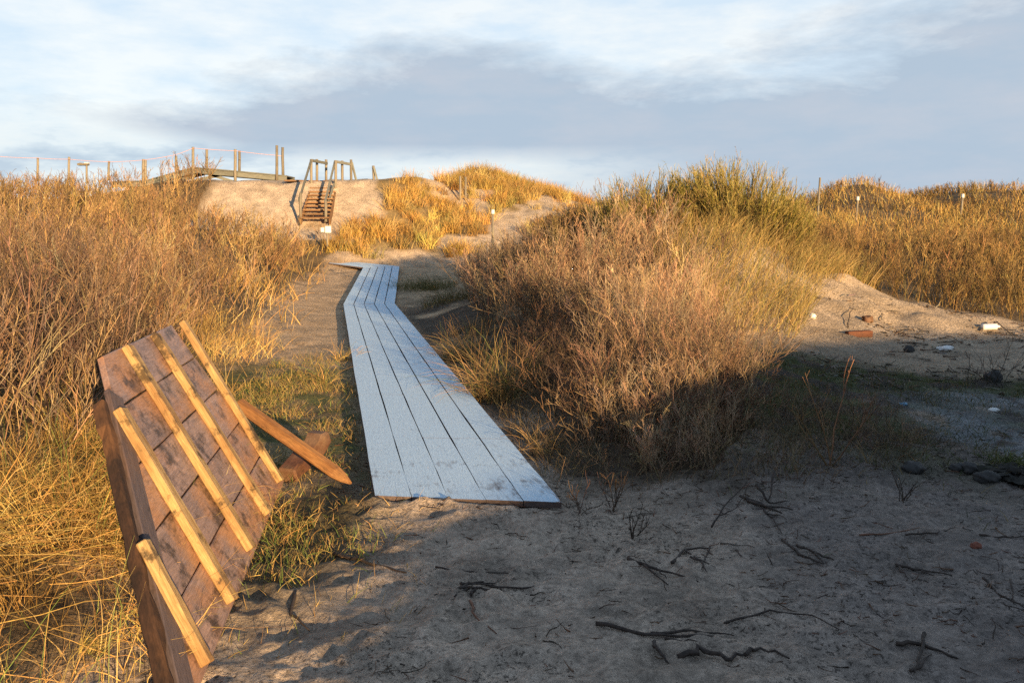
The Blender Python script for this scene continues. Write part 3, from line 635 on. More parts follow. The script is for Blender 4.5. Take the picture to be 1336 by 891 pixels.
b = scatter(75, -10, -3.4, 13, 28, lg2, .8); n = len(b); d = np.stack([.5 * RS.randn(n) + .2, .5 * RS.randn(n), np.ones(n)], 1); blades(acc, b, d, hn(n, .25, .6), hn(n, .009, .018), palette(n, STRAW), 4, .2, .12)
b = scatter(12, -26, -6, 12, 33, lambda x, y: left_mask(x, y, .8) * sstep(.42, .58, fbm(x * .5, y * .5, 57, 3)), .6); n = len(b); d = np.stack([.35 * RS.randn(n) + .15, .35 * RS.randn(n), np.ones(n)], 1); blades(acc, b, d, hn(n, .7, 1.25), hn(n, .012, .022), palette(n, GOLD), 4, .1, .08)
tag(acc.put('straw_grass', M['blade']), 'tangled golden straw grass along the foot of the left bank', 'grass', kind='stuff')

# verge grass: short green and yellow turf
acc = Acc()
def vg(x, y):
    l, r = board_axis(y); a = sstep(11.5, 8.6, y) * sstep(5.1, 5.8, y) * (x < l - .02) * (x > foot(y) - .2)
    q = np.clip(1.5 * gauss(x, y, -1.13, 4.5, .28, .75), 0, 1) * (y > 3.0); g = .8 * np.clip(gauss(x, y, 3.1, 7.5, .9, 1.1) + .8 * gauss(x, y, 4.3, 8.2, 1.0, .5) + gauss(x, y, 5.6, 6.45, .5, .28) + gauss(x, y, 2.35, 5.9, .5, .4), 0, 1)
    return np.clip(np.maximum(np.maximum(a, q), g * .6), 0, 1)
b = scatter(2200, -2.8, 6.2, 3.0, 11, vg, 2.6); n = len(b); d = np.stack([.7 * RS.randn(n), .7 * RS.randn(n), np.ones(n)], 1)
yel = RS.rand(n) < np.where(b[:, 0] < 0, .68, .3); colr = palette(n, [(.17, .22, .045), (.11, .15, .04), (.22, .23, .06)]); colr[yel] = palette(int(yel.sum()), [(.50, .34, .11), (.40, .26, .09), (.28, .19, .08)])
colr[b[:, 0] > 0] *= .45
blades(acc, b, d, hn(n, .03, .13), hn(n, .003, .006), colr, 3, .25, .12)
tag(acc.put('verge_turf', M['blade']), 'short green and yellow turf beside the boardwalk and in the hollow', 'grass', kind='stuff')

# middle thicket
acc = Acc()
def mh(b):
    y = b[:, 1]; return np.interp(y, [5.2, 6.0, 6.8, 8, 9.4, 11, 20], [.2, .36, .72, .84, .76, .86, .82])
b = scatter(420, -.6, 3.6, 5.1, 9.2, mid_mask, .9); n = len(b); hh = mh(b) * hn(n, .7, 1.25)
shrubs(acc, b, hh, hn(n, .0015, .0031), 5, 3, patch(b, palette(n, TW_M), 1.1, .6, 1.35), (-.05, -.05), .38, 5, .16, .04, .0013)
print('mid near', n)
b = scatter(260, -.4, 2.0, 6.0, 10.6, lambda x, y: inpoly(x, y, [(.35, 6.2), (.25, 8), (.05, 9.8), (.6, 10.4), (1.25, 9.2), (1.2, 7.6), (.9, 6.4)]).astype(float), 1.2); n = len(b)
shrubs(acc, b, hn(n, .3, .62), hn(n, .002, .004), 4, 2, palette(n, [(.14, .09, .06), (.2, .13, .085), (.1, .065, .045), (.3, .17, .09)]), (-.1, -.05), .5, 6, .18, .03, .0013)  # scrub in the thicket's notch, its shade put into darker bark colours
b = scatter(330, .3, 3.3, 4.85, 6.9, lambda x, y: inpoly(x, y, [(.55, 5.0), (.5, 6.5), (1.2, 6.4), (2.2, 6.9), (3.1, 6.4), (2.7, 5.5), (1.9, 4.95)]) * sstep(4.85, 5.35, y), 1.3); n = len(b)
shrubs(acc, b, hn(n, .08, .24) + .12 * sstep(5, 6, b[:, 1]), hn(n, .0016, .003), 4, 2, palette(n, [(.24, .16, .10), (.16, .11, .075), (.32, .21, .12), (.2, .16, .11)]), (-.05, -.1), .5, 5, .2, .03, .0011)
b = scatter(105, -1.5, 5.8, 9.2, 20, mid_mask, .8); n = len(b); hh = mh(b) * hn(n, .7, 1.2)
shrubs(acc, b, hh, hn(n, .003, .0055), 6, 2, patch(b, palette(n, TW_M), 1.1, .6, 1.35), (-.05, -.05), .36, 5, .15, .05, .0024)
print('mid far', n)
tag(acc.put('middle_thicket', M['twig'], smooth=False), 'dense reddish brown twiggy thicket right of the boardwalk', 'thicket', kind='stuff')

# dead grass around the thicket
acc = Acc()
def mg(x, y): 
    rim = inpoly(x, y, [(.3, 5.1), (-.1, 7), (-.4, 9.5), (-.9, 12.5), (-1.2, 17), (0, 18), (.4, 12), (1.1, 9), (1.3, 6.6), (2.4, 6.9), (3.2, 6.3), (2.6, 5.2)]).astype(float)
    return rim * board_clear(x, y)
b = scatter(1100, -1.3, 3.3, 5.0, 13, mg, 2.4); n = len(b); d = np.stack([.6 * RS.randn(n), .6 * RS.randn(n), np.ones(n)], 1); blades(acc, b, d, hn(n, .06, .30), hn(n, .0025, .005), palette(n, [(.24, .17, .09), (.17, .125, .075), (.30, .2, .09), (.13, .11, .05)]), 4, .25, .14)
# grassy right flank of the mound, with bare sand showing through
def fl(x, y): return inpoly(x, y, [(2.5, 10.2), (2.2, 13), (2.3, 15.5), (5.8, 17), (6.6, 14.9), (6.0, 14.0), (4.8, 13.1), (3.5, 10.4)]) * (.5 + .5 * sstep(.30, .46, fbm(x * 1.5, y * 1.5, 63, 3)))
b = scatter(620, 2.2, 6.4, 10, 17.2, fl); n = len(b); print('flank', n); d = np.stack([.3 * RS.randn(n) + .25, .3 * RS.randn(n) - .2, np.ones(n)], 1); blades(acc, b, d, hn(n, .2, .6), hn(n, .005, .010), palette(n, [(.45, .30, .10), (.34, .25, .09), (.50, .35, .14), (.24, .21, .065)]), 4, .22, .1)
tag(acc.put('mound_grass', M['blade']), 'dry yellow grass around the middle thicket and down its right flank', 'grass', kind='stuff')

# right slope scrub
acc = Acc()
b = scatter(85, 3.4, 16, 13, 20, right_mask, .8); n = len(b); hh = hn(n, .35, .75)
shrubs(acc, b, hh, hn(n, .004, .007), 6, 1, patch(b, palette(n, TW_R), .5, .55, 1.45), (-.03, -.05), .28, 5, .11, .08, .003)
print('right near', n)
b = scatter(18, 2.0, 27, 20, 35, right_mask, .5); n = len(b); hh = hn(n, .22, .42)
shrubs(acc, b, hh, hn(n, .007, .011), 6, 0, patch(b, palette(n, TW_R), .5, .55, 1.45), (0, 0), .32, 4, .12, .06, .005)
print('right far', n)
tag(acc.put('right_scrub', M['twig'], smooth=False), 'low brown scrub covering the right dune slope', 'scrub', kind='stuff')
acc = Acc()
b = scatter(60, 3.4, 15, 13, 20, lambda x, y: right_mask(x, y), 1.6); n = len(b); d = np.stack([.3 * RS.randn(n), .3 * RS.randn(n), np.ones(n)], 1); blades(acc, b, d, hn(n, .25, .55), hn(n, .006, .012), palette(n, [(.38, .23, .075), (.26, .17, .06), (.42, .30, .10), (.2, .17, .055)]), 4, .12, .08)
b = scatter(130, 2.0, 28, 19, 36, lambda x, y: right_mask(x, y) * np.clip(.3 + .7 * sstep(.38, .58, fbm(x * .32, y * .45, 67, 3)) + gauss(x, y, 12.6, 31, 1.8, 2) + gauss(x, y, 18.8, 30.5, 2.8, 1.5), 0, 1), .7); n = len(b); d = np.stack([.35 * RS.randn(n) - .1, .35 * RS.randn(n), np.ones(n)], 1); blades(acc, b, d, hn(n, .25, .5), hn(n, .012, .022), palette(n, GOLD), 4, .2, .08)
tag(acc.put('right_slope_grass', M['blade']), 'golden dune grass in drifts over the right slope and crest', 'grass', kind='stuff')

# far marram on the dune
acc = Acc()
def marram(x, y):
    f = sstep(.43, .53, fbm(x * .55, y * .55, 81, 3)); hump = np.clip(1.6 * (gauss(x, y, -1.6, 38.0, 2.0, 2.0) + .8 * gauss(x, y, 1.0, 38, 1.6, 1.8)), 0, 1)
    low = sstep(27.0, 28.0, y) * sstep(36.5, 34.0, y); return np.clip(np.maximum(f * low, hump), 0, 1) * (x > -6.1 + .36 * np.maximum(0, y - 28.0)) * (x < 4.5)
cl = scatter(9, -6, 4.5, 27, 40.5, marram, None); m_ = len(cl); per = 42
b = np.repeat(cl, per, 0); n = len(b); sz = np.repeat(hn(m_, .6, 1.1), per); b = b + np.stack([.11 * RS.randn(n), .11 * RS.randn(n), np.zeros(n)], 1)
d = np.stack([.38 * RS.randn(n) + .05, .38 * RS.randn(n), np.ones(n)], 1); cc = np.repeat(palette(m_, GOLD, jit=.22), per, 0); blades(acc, b, d, sz * hn(n, .32, .68), hn(n, .012, .022), cc * RS.uniform(.75, 1.25, (n, 1)), 4, .18, .08)
print('marram', n)
tag(acc.put('marram_grass', M['blade']), 'golden marram grass in tussocks on the far dune', 'grass', kind='stuff')

# green spiky bushes on top of the mound
def broom(cx, cy, rad, hgt, ns, label, green):
    z = hz(cx, cy); e = empty('broom_bush', (cx, cy, z), label, 'bush'); a1 = Acc(); a2 = Acc()
    q = RS.uniform(0, 2 * PI, ns); rr = rad * np.sqrt(RS.rand(ns)); bx, by = cx + rr * .55 * np.cos(q), cy + rr * .55 * np.sin(q); b = np.stack([bx, by, H(bx, by) - .03], 1)
    out = np.stack([np.cos(q) * rr / rad, np.sin(q) * rr / rad, np.zeros(ns)], 1); d0 = out * 1.0 + np.stack([.12 * RS.randn(ns), .12 * RS.randn(ns), np.ones(ns)], 1)
    h = hgt * (1.0 - .35 * (rr / rad) ** 2) * RS.uniform(.72, 1.0, ns); Pq = grow(b, d0, h, 6, .08, .06); tubes(a1, Pq, hn(ns, .006, .011), .003 * np.ones(ns), palette(ns, [(.22, .17, .08), (.17, .13, .07), (.28, .21, .10)]))
    rep = np.repeat(np.arange(ns), 13); t = RS.uniform(.3, 1, len(rep)); s, tg = along(Pq[rep], t); d = nrm(tg + .55 * nrm(RS.randn(len(rep), 3)) + np.array([0, 0, .3])); L = hn(len(rep), .10, .28)
    Q = grow(s, d, L, 3, .08, .05); g = palette(len(rep), [(.30, .25, .055), (.23, .205, .05), (.40, .31, .09), (.46, .34, .12)] if green else [(.28, .19, .08), (.34, .24, .10), (.2, .16, .06), (.22, .14, .07)])
    tubes(a2, Q, .0042 * np.ones(len(rep)), .002 * np.ones(len(rep)), g)
    rp = np.repeat(np.arange(len(rep)), 4); t2 = RS.uniform(.2, 1, len(rp)); s2, tg2 = along(Q[rp], t2); d2 = nrm(tg2 + .7 * nrm(RS.randn(len(rp), 3))); blades(a2, s2, d2, hn(len(rp), .03, .08), .006 * np.ones(len(rp)), g[rp] * RS.uniform(.8, 1.2, (len(rp), 1)), 2, 0, 0)
    a1.put('stems', M['twig'], e); a2.put('foliage', M['twig'], e)
broom(3.95, 14.7, 1.4, 1.24, 340, 'tall green-yellow spiky bush crowning the middle mound', True)
broom(2.4, 15.0, 1.25, 1.08, 210, 'lower olive bush on the mound just left of the tallest green bush', True)
broom(1.2, 15.7, 1.0, .9, 130, 'brownish spiky bush at the left end of the mound crest', False)
broom(4.75, 15.0, .55, .8, 45, 'small yellow-green bush low on the right shoulder of the mound', True)

# marram tufts beside the boards
def tuft(px, py, n, h, sp, cols, label, green=.0, lean=(0, 0)):
    g = ground(px, py); acc = Acc(); b = np.stack([g[0] + sp * np.clip(RS.randn(n), -1.7, 1.7), g[1] + sp * np.clip(RS.randn(n), -1.7, 1.7), np.zeros(n)], 1); b[:, 2] = H(b[:, 0], b[:, 1]) - .02
    d = np.stack([.55 * RS.randn(n) + lean[0], .45 * RS.randn(n) + lean[1], np.ones(n)], 1); c = palette(n, cols); k = RS.rand(n) < green; c[k] = palette(int(k.sum()), [(.16, .17, .05)])
    blades(acc, b - np.array([g[0], g[1], g[2]]), d, h * hn(n, .5, 1.1), hn(n, .004, .0075), c, 6, .24, .07)
    o = acc.put('grass_tuft', M['blade']); o.location = V3(g); return tag(o, label, 'grass tuft')
TUF = [(.36, .22, .085), (.29, .18, .08), (.42, .27, .11)]
tuft(648, 522, 420, .78, .13, TUF, 'large arching tan grass tuft beside the right edge of the boards', .25, (-.15, 0))
tuft(604, 470, 260, .62, .13, TUF, 'tan grass tuft farther along the right edge of the boards', .15, (-.3, 0))
tuft(690, 505, 220, .55, .12, TUF, 'tan grass tuft at the shaded edge of the middle thicket', .1)
tuft(700, 590, 60, .34, .08, TUF, 'sparse low grass tuft nearest the front end of the boards', .1)
tuft(555, 378, 1100, .5, .42, [(.15, .13, .05), (.2, .15, .06)], 'dark olive grass clump at the right of the boardwalk bend', .4)
tuft(592, 392, 700, .5, .35, [(.16, .12, .05), (.2, .15, .06)], 'olive brown grass clump between the bend and the thicket', .3)
tuft(420, 500, 60, .35, .05, STRAW, 'small straw tuft on the verge left of the boards', .3)
tuft(450, 470, 70, .35, .08, STRAW, 'straw tuft touching the left edge of the boards', .1, (.3, 0))
tuft(330, 665, 200, .17, .1, STRAW, 'straw tuft at the lower corner of the leaning panel', .25)
tuft(365, 690, 220, .16, .12, STRAW, 'straw tuft in front of the leaning panel', .5)
tuft(1318, 606, 260, .16, .08, [(.10, .13, .04), (.16, .15, .06), (.07, .09, .03)], 'low mossy green tuft on the peat bank at the right edge', .3)
# a reed stalk standing before the thicket
g = ground(637, 437); tag(pole('reed_stalk', None, (g[0], g[1], g[2] - .03), at_y(637, 388, g[1]), .008, .006, M['redstick'], n=5, wob=.006), 'single upright reed stalk at the shaded end of the middle thicket', 'stalk')

# ------------------------------------------------------------------ sticks, roots, sprigs on the sand
def stick(lines, r, label, mat='stick', cat='stick', name='fallen_stick', lift=.009):
    r *= .92
    bm = bmesh.new(); org = None; acc_me = []
    for li, (pix, sc) in enumerate(lines):
        pts = []
        for q in pix:
            g = ground(q[0], q[1], 30); hgt = q[2] if len(q) > 2 else 0; pts.append(Vector((g[0], g[1], hz(g[0], g[1]) + lift + hgt)))
        if org is None: org = pts[0].copy()
        fine = []
        for a, b in zip(pts[:-1], pts[1:]):
            for k in range(4): fine.append(a.lerp(b, k / 4) + Vector((random.gauss(0, 1), random.gauss(0, 1), abs(random.gauss(0, .7)))) * r * .55)
        fine.append(pts[-1]); me = pole_mesh([p - org for p in fine], r * sc, r * sc * .35, 6, .18); bm.from_mesh(me); bpy.data.meshes.remove(me)
    o = put(name, bm_mesh(bm, True), M[mat], None, Matrix.Translation(org)); return tag(o, label, cat)
stick([([(437, 727), (480, 737), (530, 749)], 1)], .013, 'thick dark stick lying on the sand right of the leaning panel')
stick([([(568, 742), (612, 749), (692, 751)], 1), ([(606, 749), (640, 744)], .6)], .006, 'thin dark stick lying crosswise on the sand in front of the boards')
stick([([(600, 765), (630, 763), (655, 772)], 1), ([(592, 775), (612, 762), (640, 776)], .9), ([(592, 781), (620, 765), (650, 768)], .8), ([(612, 778), (625, 766), (648, 762)], .8), ([(598, 770), (628, 770), (652, 775)], .9), ([(640, 769), (690, 770), (724, 769)], .7)], .009, 'tangled clump of dark roots on the trodden sand', name='root_clump', cat='roots')
stick([([(614, 786), (620, 806), (648, 829)], 1)], .007, 'short reddish curved stick below the root clump', 'redstick')
stick([([(381, 775), (384, 806), (404, 826)], 1)], .010, 'curved dark root at the left edge of the bare sand', name='root', cat='root')
stick([([(818, 732), (848, 742), (911, 761)], 1), ([(840, 741), (872, 765)], .6), ([(855, 745), (870, 757)], .5)], .011, 'forked dark branch on the sand below the middle thicket', name='fallen_branch', cat='branch')
stick([([(878, 738), (893, 719), (928, 717)], 1), ([(893, 720), (915, 735), (922, 748)], .8), ([(925, 717), (915, 745)], .7), ([(900, 730), (926, 738)], .7)], .009, 'knotted cluster of dark twigs right of the forked branch', name='fallen_branch', cat='branch')
stick([([(778, 817), (840, 831), (935, 834)], 1), ([(850, 830), (905, 826), (958, 832)], .7), ([(865, 837), (910, 839)], .5)], .011, 'longest dark branch lying across the foreground sand', name='fallen_branch', cat='branch')
stick([([(884, 861), (912, 851), (945, 862), (972, 857)], 1), ([(972, 857), (990, 848), (1030, 862)], .6)], .016, 'thick gnarled root at the bottom of the sand', name='root', cat='root')
stick([([(852, 843), (862, 858), (872, 868)], 1)], .010, 'short dark stub beneath the longest branch')
stick([([(1020, 706), (1042, 725), (1075, 738)], 1), ([(1042, 714), (1062, 724), (1088, 733)], .8), ([(1060, 722), (1074, 736)], .7)], .010, 'dark branch lying on the shaded sand below the hollow', name='fallen_branch', cat='branch')
stick([([(1168, 740), (1200, 746), (1242, 753)], 1), ([(1170, 741), (1182, 755)], .7), ([(1200, 746), (1225, 756)], .6)], .009, 'low twiggy branch on the dark sand at the right', name='fallen_branch', cat='branch')
stick([([(1284, 757), (1302, 778), (1336, 795)], 1), ([(1318, 760), (1322, 790)], .7), ([(1295, 788), (1336, 799)], .6)], .008, 'branch reaching into the right edge of the sand', name='fallen_branch', cat='branch')
stick([([(1168, 842), (1205, 844), (1250, 862)], 1), ([(1205, 836, .02), (1201, 858), (1193, 880)], .8), ([(1190, 880), (1215, 856)], .6)], .011, 'crossed dark branches at the lower right of the sand', name='fallen_branch', cat='branch')
stick([([(945, 815), (1005, 800), (1060, 806), (1095, 824)], 1)], .006, 'long thin curved twig on the sand at the right centre')
stick([([(1180, 700), (1220, 698), (1246, 690)], 1)], .007, 'thin stick on the dark sand below the wet channel')
stick([([(1278, 701), (1310, 704), (1340, 702)], 1)], .008, 'straight stick low at the right edge of the sand')
stick([([(966, 650), (1000, 662), (1034, 667)], 1), ([(985, 652, .08), (1005, 660), (1030, 655)], .8), ([(1010, 640, .10), (1002, 655)], .7), ([(975, 655), (1020, 671)], 1)], .012, 'heap of dark brushwood at the foot of the thicket', name='brushwood', cat='branch')
stick([([(928, 690), (945, 676, .06), (972, 664, .14)], 1), ([(940, 682, .03), (960, 677, .05), (974, 666, .12)], .7)], .006, 'forked twig standing up from the sand below the thicket', name='fallen_twig', cat='twig')
stick([([(997, 668), (1010, 682), (1020, 698)], 1), ([(1000, 672), (1014, 676)], .7)], .007, 'crooked twig on the sand below the brushwood heap', name='fallen_twig', cat='twig')
stick([([(1120, 700), (1160, 699), (1200, 690)], 1)], .006, 'faint reddish twig in the middle of the right sand', 'redstick', name='fallen_twig', cat='twig')
stick([([(960, 720), (968, 728)], 1), ([(940, 712), (985, 716)], .6)], .007, 'two-pronged chip of root right of the knotted twigs', name='fallen_twig', cat='twig')
def sprig(px, py, n, h, sp, mat_cols, label, tall=.3, r=.004):
    g = ground(px, py); acc = Acc(); sp *= .22; b = np.stack([sp * RS.randn(n), sp * RS.randn(n), -.02 * np.ones(n)], 1)
    shrubs(acc, b, h * hn(n, .6, 1.1), r * np.ones(n), 3, 1, palette(n, mat_cols), (.15, 0), tall, 6, .14, .02, .0016); o = acc.put('twiggy_sprig', M['twig'], smooth=False); o.location = V3(g); return tag(o, label, 'sprig')
sprig(1082, 606, 5, .62, .05, [(.28, .15, .07), (.22, .12, .06)], 'tall orange-brown twig sprig standing alone right of the thicket', .4, .006)
sprig(800, 665, 6, .3, .06, [(.09, .06, .04)], 'dark twig sprig in the sand right of the boardwalk end', .45)
sprig(825, 700, 6, .22, .05, [(.07, .05, .035)], 'small dark sprig on the sand below the boardwalk corner', .5)
sprig(755, 668, 7, .2, .1, [(.12, .08, .05)], 'low dry sprig touching the corner of the boardwalk', .6, .003)
sprig(1180, 655, 6, .2, .1, [(.09, .07, .05)], 'low dark sprig beside the wet channel', .5)
sprig(1300, 505, 6, .55, .15, [(.06, .045, .035)], 'bare dark sprig on the grey sand at the far right', .7)
sprig(1268, 500, 5, .4, .2, [(.06, .045, .035)], 'flat dark sprig left of the one at the far right', .9)

# ------------------------------------------------------------------ stones and rubbish
def lump(name, px, py, sx, sy, sz, mat, label, cat, rot=0, seed=0):
    g = ground(px, py, 40); bm = bmesh.new(); bmesh.ops.create_icosphere(bm, subdivisions=3, radius=1)
    rr = random.Random(seed); ph = [rr.uniform(0, 6) for _ in range(6)]
    for v in bm.verts:
        c = v.co; f = 1 + .16 * math.sin(3 * c.x + ph[0]) * math.cos(2.6 * c.y + ph[1]) + .10 * math.sin(6 * c.z + 5 * c.x + ph[2]) + .06 * math.sin(11 * c.y + ph[3])
        v.co = Vector((c.x * sx, c.y * sy, c.z * sz)) * f
    return tag(put(name, bm_mesh(bm, True), M[mat], None, Matrix.Translation(Vector((g[0], g[1], hz(g[0], g[1]) + sz * .35))) @ Matrix.Rotation(rot, 4, 'Z')), label, cat)
lump('stone', 1191, 614, .085, .06, .045, 'stone', 'dark stone at the left bank of the wet channel', 'stone', .3, 1)
lump('stone', 1248, 612, .05, .04, .03, 'stone', 'leftmost small stone on the right bank of the channel', 'stone', 0, 2)
lump('stone', 1264, 613, .06, .045, .04, 'stone', 'middle stone of the three at the channel\'s right bank', 'stone', 1, 3)
lump('stone', 1288, 626, .09, .06, .04, 'stone', 'flattest dark stone against the peat bank', 'stone', .1, 4)
g = ground(1325, 628, 40); bm = bmesh.new(); bmesh.ops.create_icosphere(bm, subdivisions=5, radius=1)
from mathutils import noise as mn
for v in bm.verts:
    q = v.co.copy(); f = 1 + .5 * mn.turbulence(q * 2.2, 5, False) - .25; v.co = Vector((q.x * .36, q.y * .22, q.z * .06)) * f + mn.noise_vector(q * 5) * .03 + mn.noise_vector(q * 13) * .016
tag(put('peat_bank', bm_mesh(bm, True), M['peat'], None, Matrix.Translation(Vector((g[0] + .1, g[1] + .1, hz(g[0], g[1]) + .01)))), 'dark ragged peat bank at the right edge of the frame', 'peat')
lump('stone', 1296, 498, .10, .07, .09, 'stone', 'dark upright stone on the grey sand of the hollow', 'stone', .2, 6)
lump('stone', 1060, 414, .06, .05, .04, 'white', 'white stone on the left side of the sand heap', 'stone', .2, 7)
lump('brick_fragment', 1273, 714, .03, .025, .018, 'brick', 'small red brick fragment on the dark sand', 'brick', .2, 8)
lump('foam_piece', 1232, 456, .13, .08, .035, 'white', 'pale flat piece of litter on the lit edge of the hollow', 'litter', .2, 9)
lump('foam_piece', 1296, 536, .06, .035, .02, 'white', 'white scrap of litter on the shaded ground', 'litter', .2, 10)
lump('foam_piece', 1178, 528, .04, .03, .015, 'blue', 'tiny blue scrap of plastic in the shaded moss', 'litter', .2, 11)
lump('stone', 1186, 459, .07, .05, .06, 'stone', 'small stone at the shadow edge in the hollow', 'stone', .5, 12)
g = ground(1122, 439, 40); o = plank('timber_offcut', None, (g[0] - .18, g[1], g[2] + .03), (g[0] + .17, g[1] + .06, g[2] + .035), .10, .085, (0, 0, 1), M['brownplank'], seg=4, jit=.006, bev=.006); tag(o, 'red-brown timber offcut lying at the foot of the sand heap', 'timber')
g = ground(1132, 420, 40); o = plank('broken_block', None, (g[0] - .06, g[1], g[2] + .03), (g[0] + .07, g[1] + .03, g[2] + .02), .10, .10, (0, .2, 1), M['block'], seg=4, jit=.02, bev=.012); tag(o, 'broken dark brown block half buried in the sand heap', 'block')
g = ground(1292, 431, 40); e = empty('plastic_bottle', g, 'white plastic bottle lying on dark sticks below the right scrub', 'bottle')
put('body', pole_mesh([Vector(p) for p in ((-.13, 0, .05), (-.10, 0, .05), (.06, .02, .055), (.10, .02, .055))], .05, .045, 10), M['white'], e, Matrix.Translation(V3(g))); put('neck', pole_mesh([Vector(p) for p in ((.09, .02, .055), (.15, .025, .055))], .022, .02, 8), M['white'], e, Matrix.Translation(V3(g)))
stick([([(1278, 432), (1300, 425, .05), (1318, 436)], 1), ([(1285, 436), (1310, 436)], .7)], .014, 'dark bent stick beside the white bottle')
stick([([(1106, 428), (1108, 415, .05), (1114, 405, .05)], 1)], .010, 'bent dark wire-like stick on the sand heap')

# crumbs, shells and twig bits: nobody could count them
acc = Acc()
def lit(x, y): return ((x > foot(y) + .7) & board_clear(x, y, .02)) * np.clip(.25 + sstep(.4, .65, fbm(x * 1.4, y * 1.4, 99, 3)), 0, 1) * sstep(9, 5, y)
b = scatter(330, -2, 5, 2.6, 9, lit); n = len(b); b[:, 2] += .014; d = np.stack([RS.randn(n), RS.randn(n) * .7, .12 * RS.randn(n)], 1); tubes(acc, grow(b, d, hn(n, .012, .13) * RS.rand(n) ** .6, 4, .25, 0), hn(n, .0015, .0042), .0012 * np.ones(n), palette(n, [(.05, .034, .025), (.09, .055, .035), (.16, .08, .045)]))
b = scatter(60, 3.0, 9, 8, 13.6, lambda x, y: sstep(.45, .65, fbm(x * 1.1, y * 1.1, 98, 3))); n = len(b); b[:, 2] += .02; d = np.stack([RS.randn(n), RS.randn(n), .2 * RS.randn(n)], 1); tubes(acc, grow(b, d, hn(n, .03, .2), 3, .25, 0), hn(n, .004, .012), .004 * np.ones(n), palette(n, [(.06, .045, .03), (.14, .09, .055), (.3, .25, .2)]))
tag(acc.put('twig_litter', M['twig']), 'small broken twigs and crumbs strewn over the sand', 'litter', kind='stuff')

# ------------------------------------------------------------------ sky
w = bpy.data.worlds.new('World'); scene.world = w; w.use_nodes = True; nt = w.node_tree; lk = nt.links; bg = nt.nodes['Background']
sky = N(nt, 'ShaderNodeTexSky', sky_type='NISHITA', sun_disc=False); sky.sun_elevation = SUN_EL; sky.sun_rotation = math.atan2(TO_SUN[0], TO_SUN[1]); sky.air_density = 1.0; sky.dust_density = .6; sky.ozone_density = 1.5
tc = N(nt, 'ShaderNodeTexCoord'); sep = N(nt, 'ShaderNodeSeparateXYZ'); lk.new(tc.outputs['Generated'], sep.inputs[0])
az = mathn(nt, 'ARCTAN2', sep.outputs[0], sep.outputs[1]); el = mathn(nt, 'ARCSINE', sep.outputs[2])
cmb = N(nt, 'ShaderNodeCombineXYZ'); lk.new(az, cmb.inputs[0]); lk.new(mathn(nt, 'MULTIPLY', el, 3.3), cmb.inputs[1])
n1 = N(nt, 'ShaderNodeTexNoise', Scale=3.1, Detail=12.0, Roughness=.63, Distortion=.2); lk.new(cmb.outputs[0], n1.inputs['Vector'])
n2 = N(nt, 'ShaderNodeTexNoise', Scale=6.5, Detail=6.0, Roughness=.6); mp = N(nt, 'ShaderNodeMapping'); mp.inputs['Location'].default_value = (3.1, 7.7, 0); lk.new(cmb.outputs[0], mp.inputs['Vector']); lk.new(mp.outputs[0], n2.inputs['Vector'])
fc = N(nt, 'ShaderNodeFloatCurve'); lk.new(maprange(nt, az, -.7, .7, 0, 1), fc.inputs['Value']); cv = fc.mapping.curves[0]
for i, (a, e) in enumerate(((0, .105), (.16, .115), (.3, .165), (.45, .205), (.6, .175), (.78, .205), (1, .265))):
    p = cv.points[i] if i < 2 else cv.points.new(a, e); p.location = (a, e)
cv.points[1].location = (.16, .115)
fc.mapping.update()
edge = mathn(nt, 'SUBTRACT', fc.outputs[0], el)                      # > 0 below the upper edge of the cloud bank
cov = mathn(nt, 'ADD', mathn(nt, 'MULTIPLY', edge, 9.0), mathn(nt, 'MULTIPLY', mathn(nt, 'SUBTRACT', n1.outputs[0], .5), 2.2))
cov = maprange(nt, cov, -.22, .27, 0, 1)
strip = mathn(nt, 'MULTIPLY', maprange(nt, mathn(nt, 'SUBTRACT', el, maprange(nt, az, -.30, -.55, 0, .055)), .094, .070, 0, 1), maprange(nt, az, .24, .0, 0, 1))       # bright gap just above the dunes
strip = mathn(nt, 'MULTIPLY', strip, maprange(nt, n2.outputs[0], .36, .5, .35, 1))
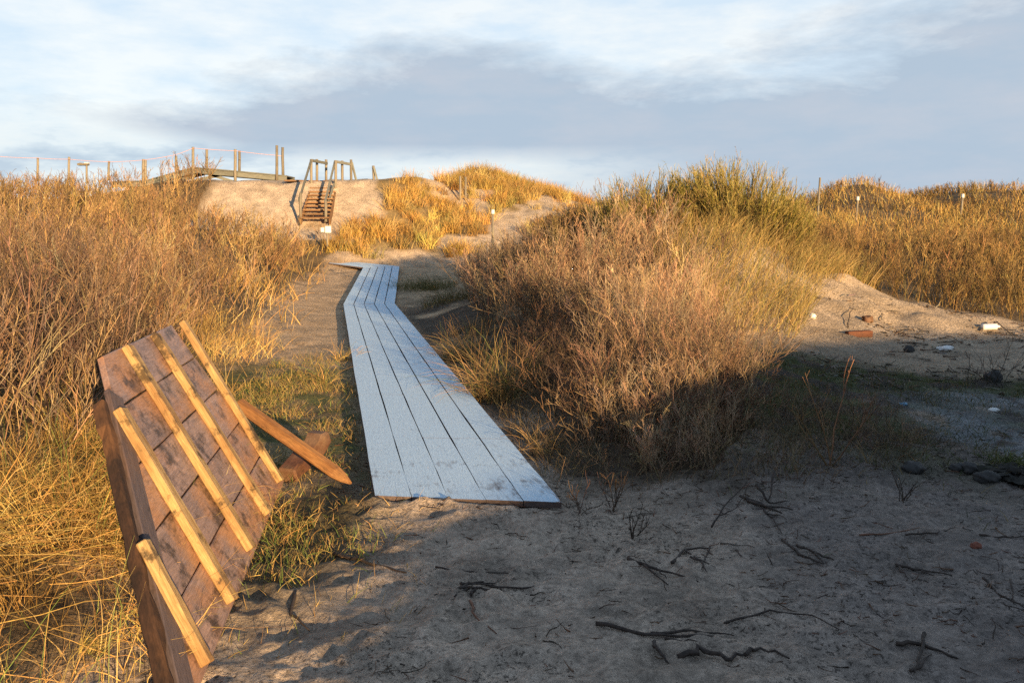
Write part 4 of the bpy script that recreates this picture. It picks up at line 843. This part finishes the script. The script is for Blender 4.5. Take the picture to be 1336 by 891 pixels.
cov = mathn(nt, 'MULTIPLY', cov, mathn(nt, 'SUBTRACT', 1.0, mathn(nt, 'MULTIPLY', strip, .85)))
high = maprange(nt, el, .29, .45, 0, 1); cov = mathn(nt, 'MAXIMUM', cov, mathn(nt, 'MAXIMUM', mathn(nt, 'MULTIPLY', high, .97), maprange(nt, sep.outputs[1], .25, -.1, 0, .97)))
K = 5.55
grey = mixrgb(nt, (.445 * K, .55 * K, .67 * K), (.58 * K, .61 * K, .68 * K), maprange(nt, n2.outputs[0], .42, .72, 0, .6))
bright = mixrgb(nt, (.70 * K, .83 * K, .96 * K), (.92 * K, .96 * K, .98 * K), maprange(nt, n2.outputs[0], .36, .6, 0, 1))
clear = mixrgb(nt, sky.outputs[0], bright, .88)
grey = mixrgb(nt, grey, (.215 * K, .305 * K, .435 * K), mathn(nt, 'MAXIMUM', high, maprange(nt, sep.outputs[1], .25, -.1, 0, 1)))
lk.new(mixrgb(nt, clear, grey, cov), bg.inputs['Color']); bg.inputs['Strength'].default_value = .1
sun = bpy.data.lights.new('sun', 'SUN'); sun.energy = 5.0; sun.angle = math.radians(.55); sun.color = (1.0, .69, .36)
so = link(bpy.data.objects.new('sun', sun)); so.rotation_euler = Vector(TO_SUN).to_track_quat('Z', 'Y').to_euler(); so.location = (12, -25, 10)

# ------------------------------------------------------------------ camera and output
cam = bpy.data.cameras.new('camera'); co = link(bpy.data.objects.new('camera', cam)); cam.sensor_width = 36; cam.lens = 36 * F / 1336; cam.clip_end = 3000; cam.clip_start = .05
co.location = V3(EYE); co.rotation_euler = (PI / 2 - PITCH, 0, 0); scene.camera = co
vs = scene.view_settings; vs.view_transform = 'Standard'; vs.look = 'None'; vs.exposure = .9; vs.gamma = 1; vs.use_curve_mapping = False
cy = scene.cycles; cy.max_bounces = 5; cy.diffuse_bounces = 3; cy.glossy_bounces = 1; cy.transmission_bounces = 2; cy.use_denoising = False; scene.render.filter_size = 1.15; cy.use_adaptive_sampling = True; cy.adaptive_threshold = .02
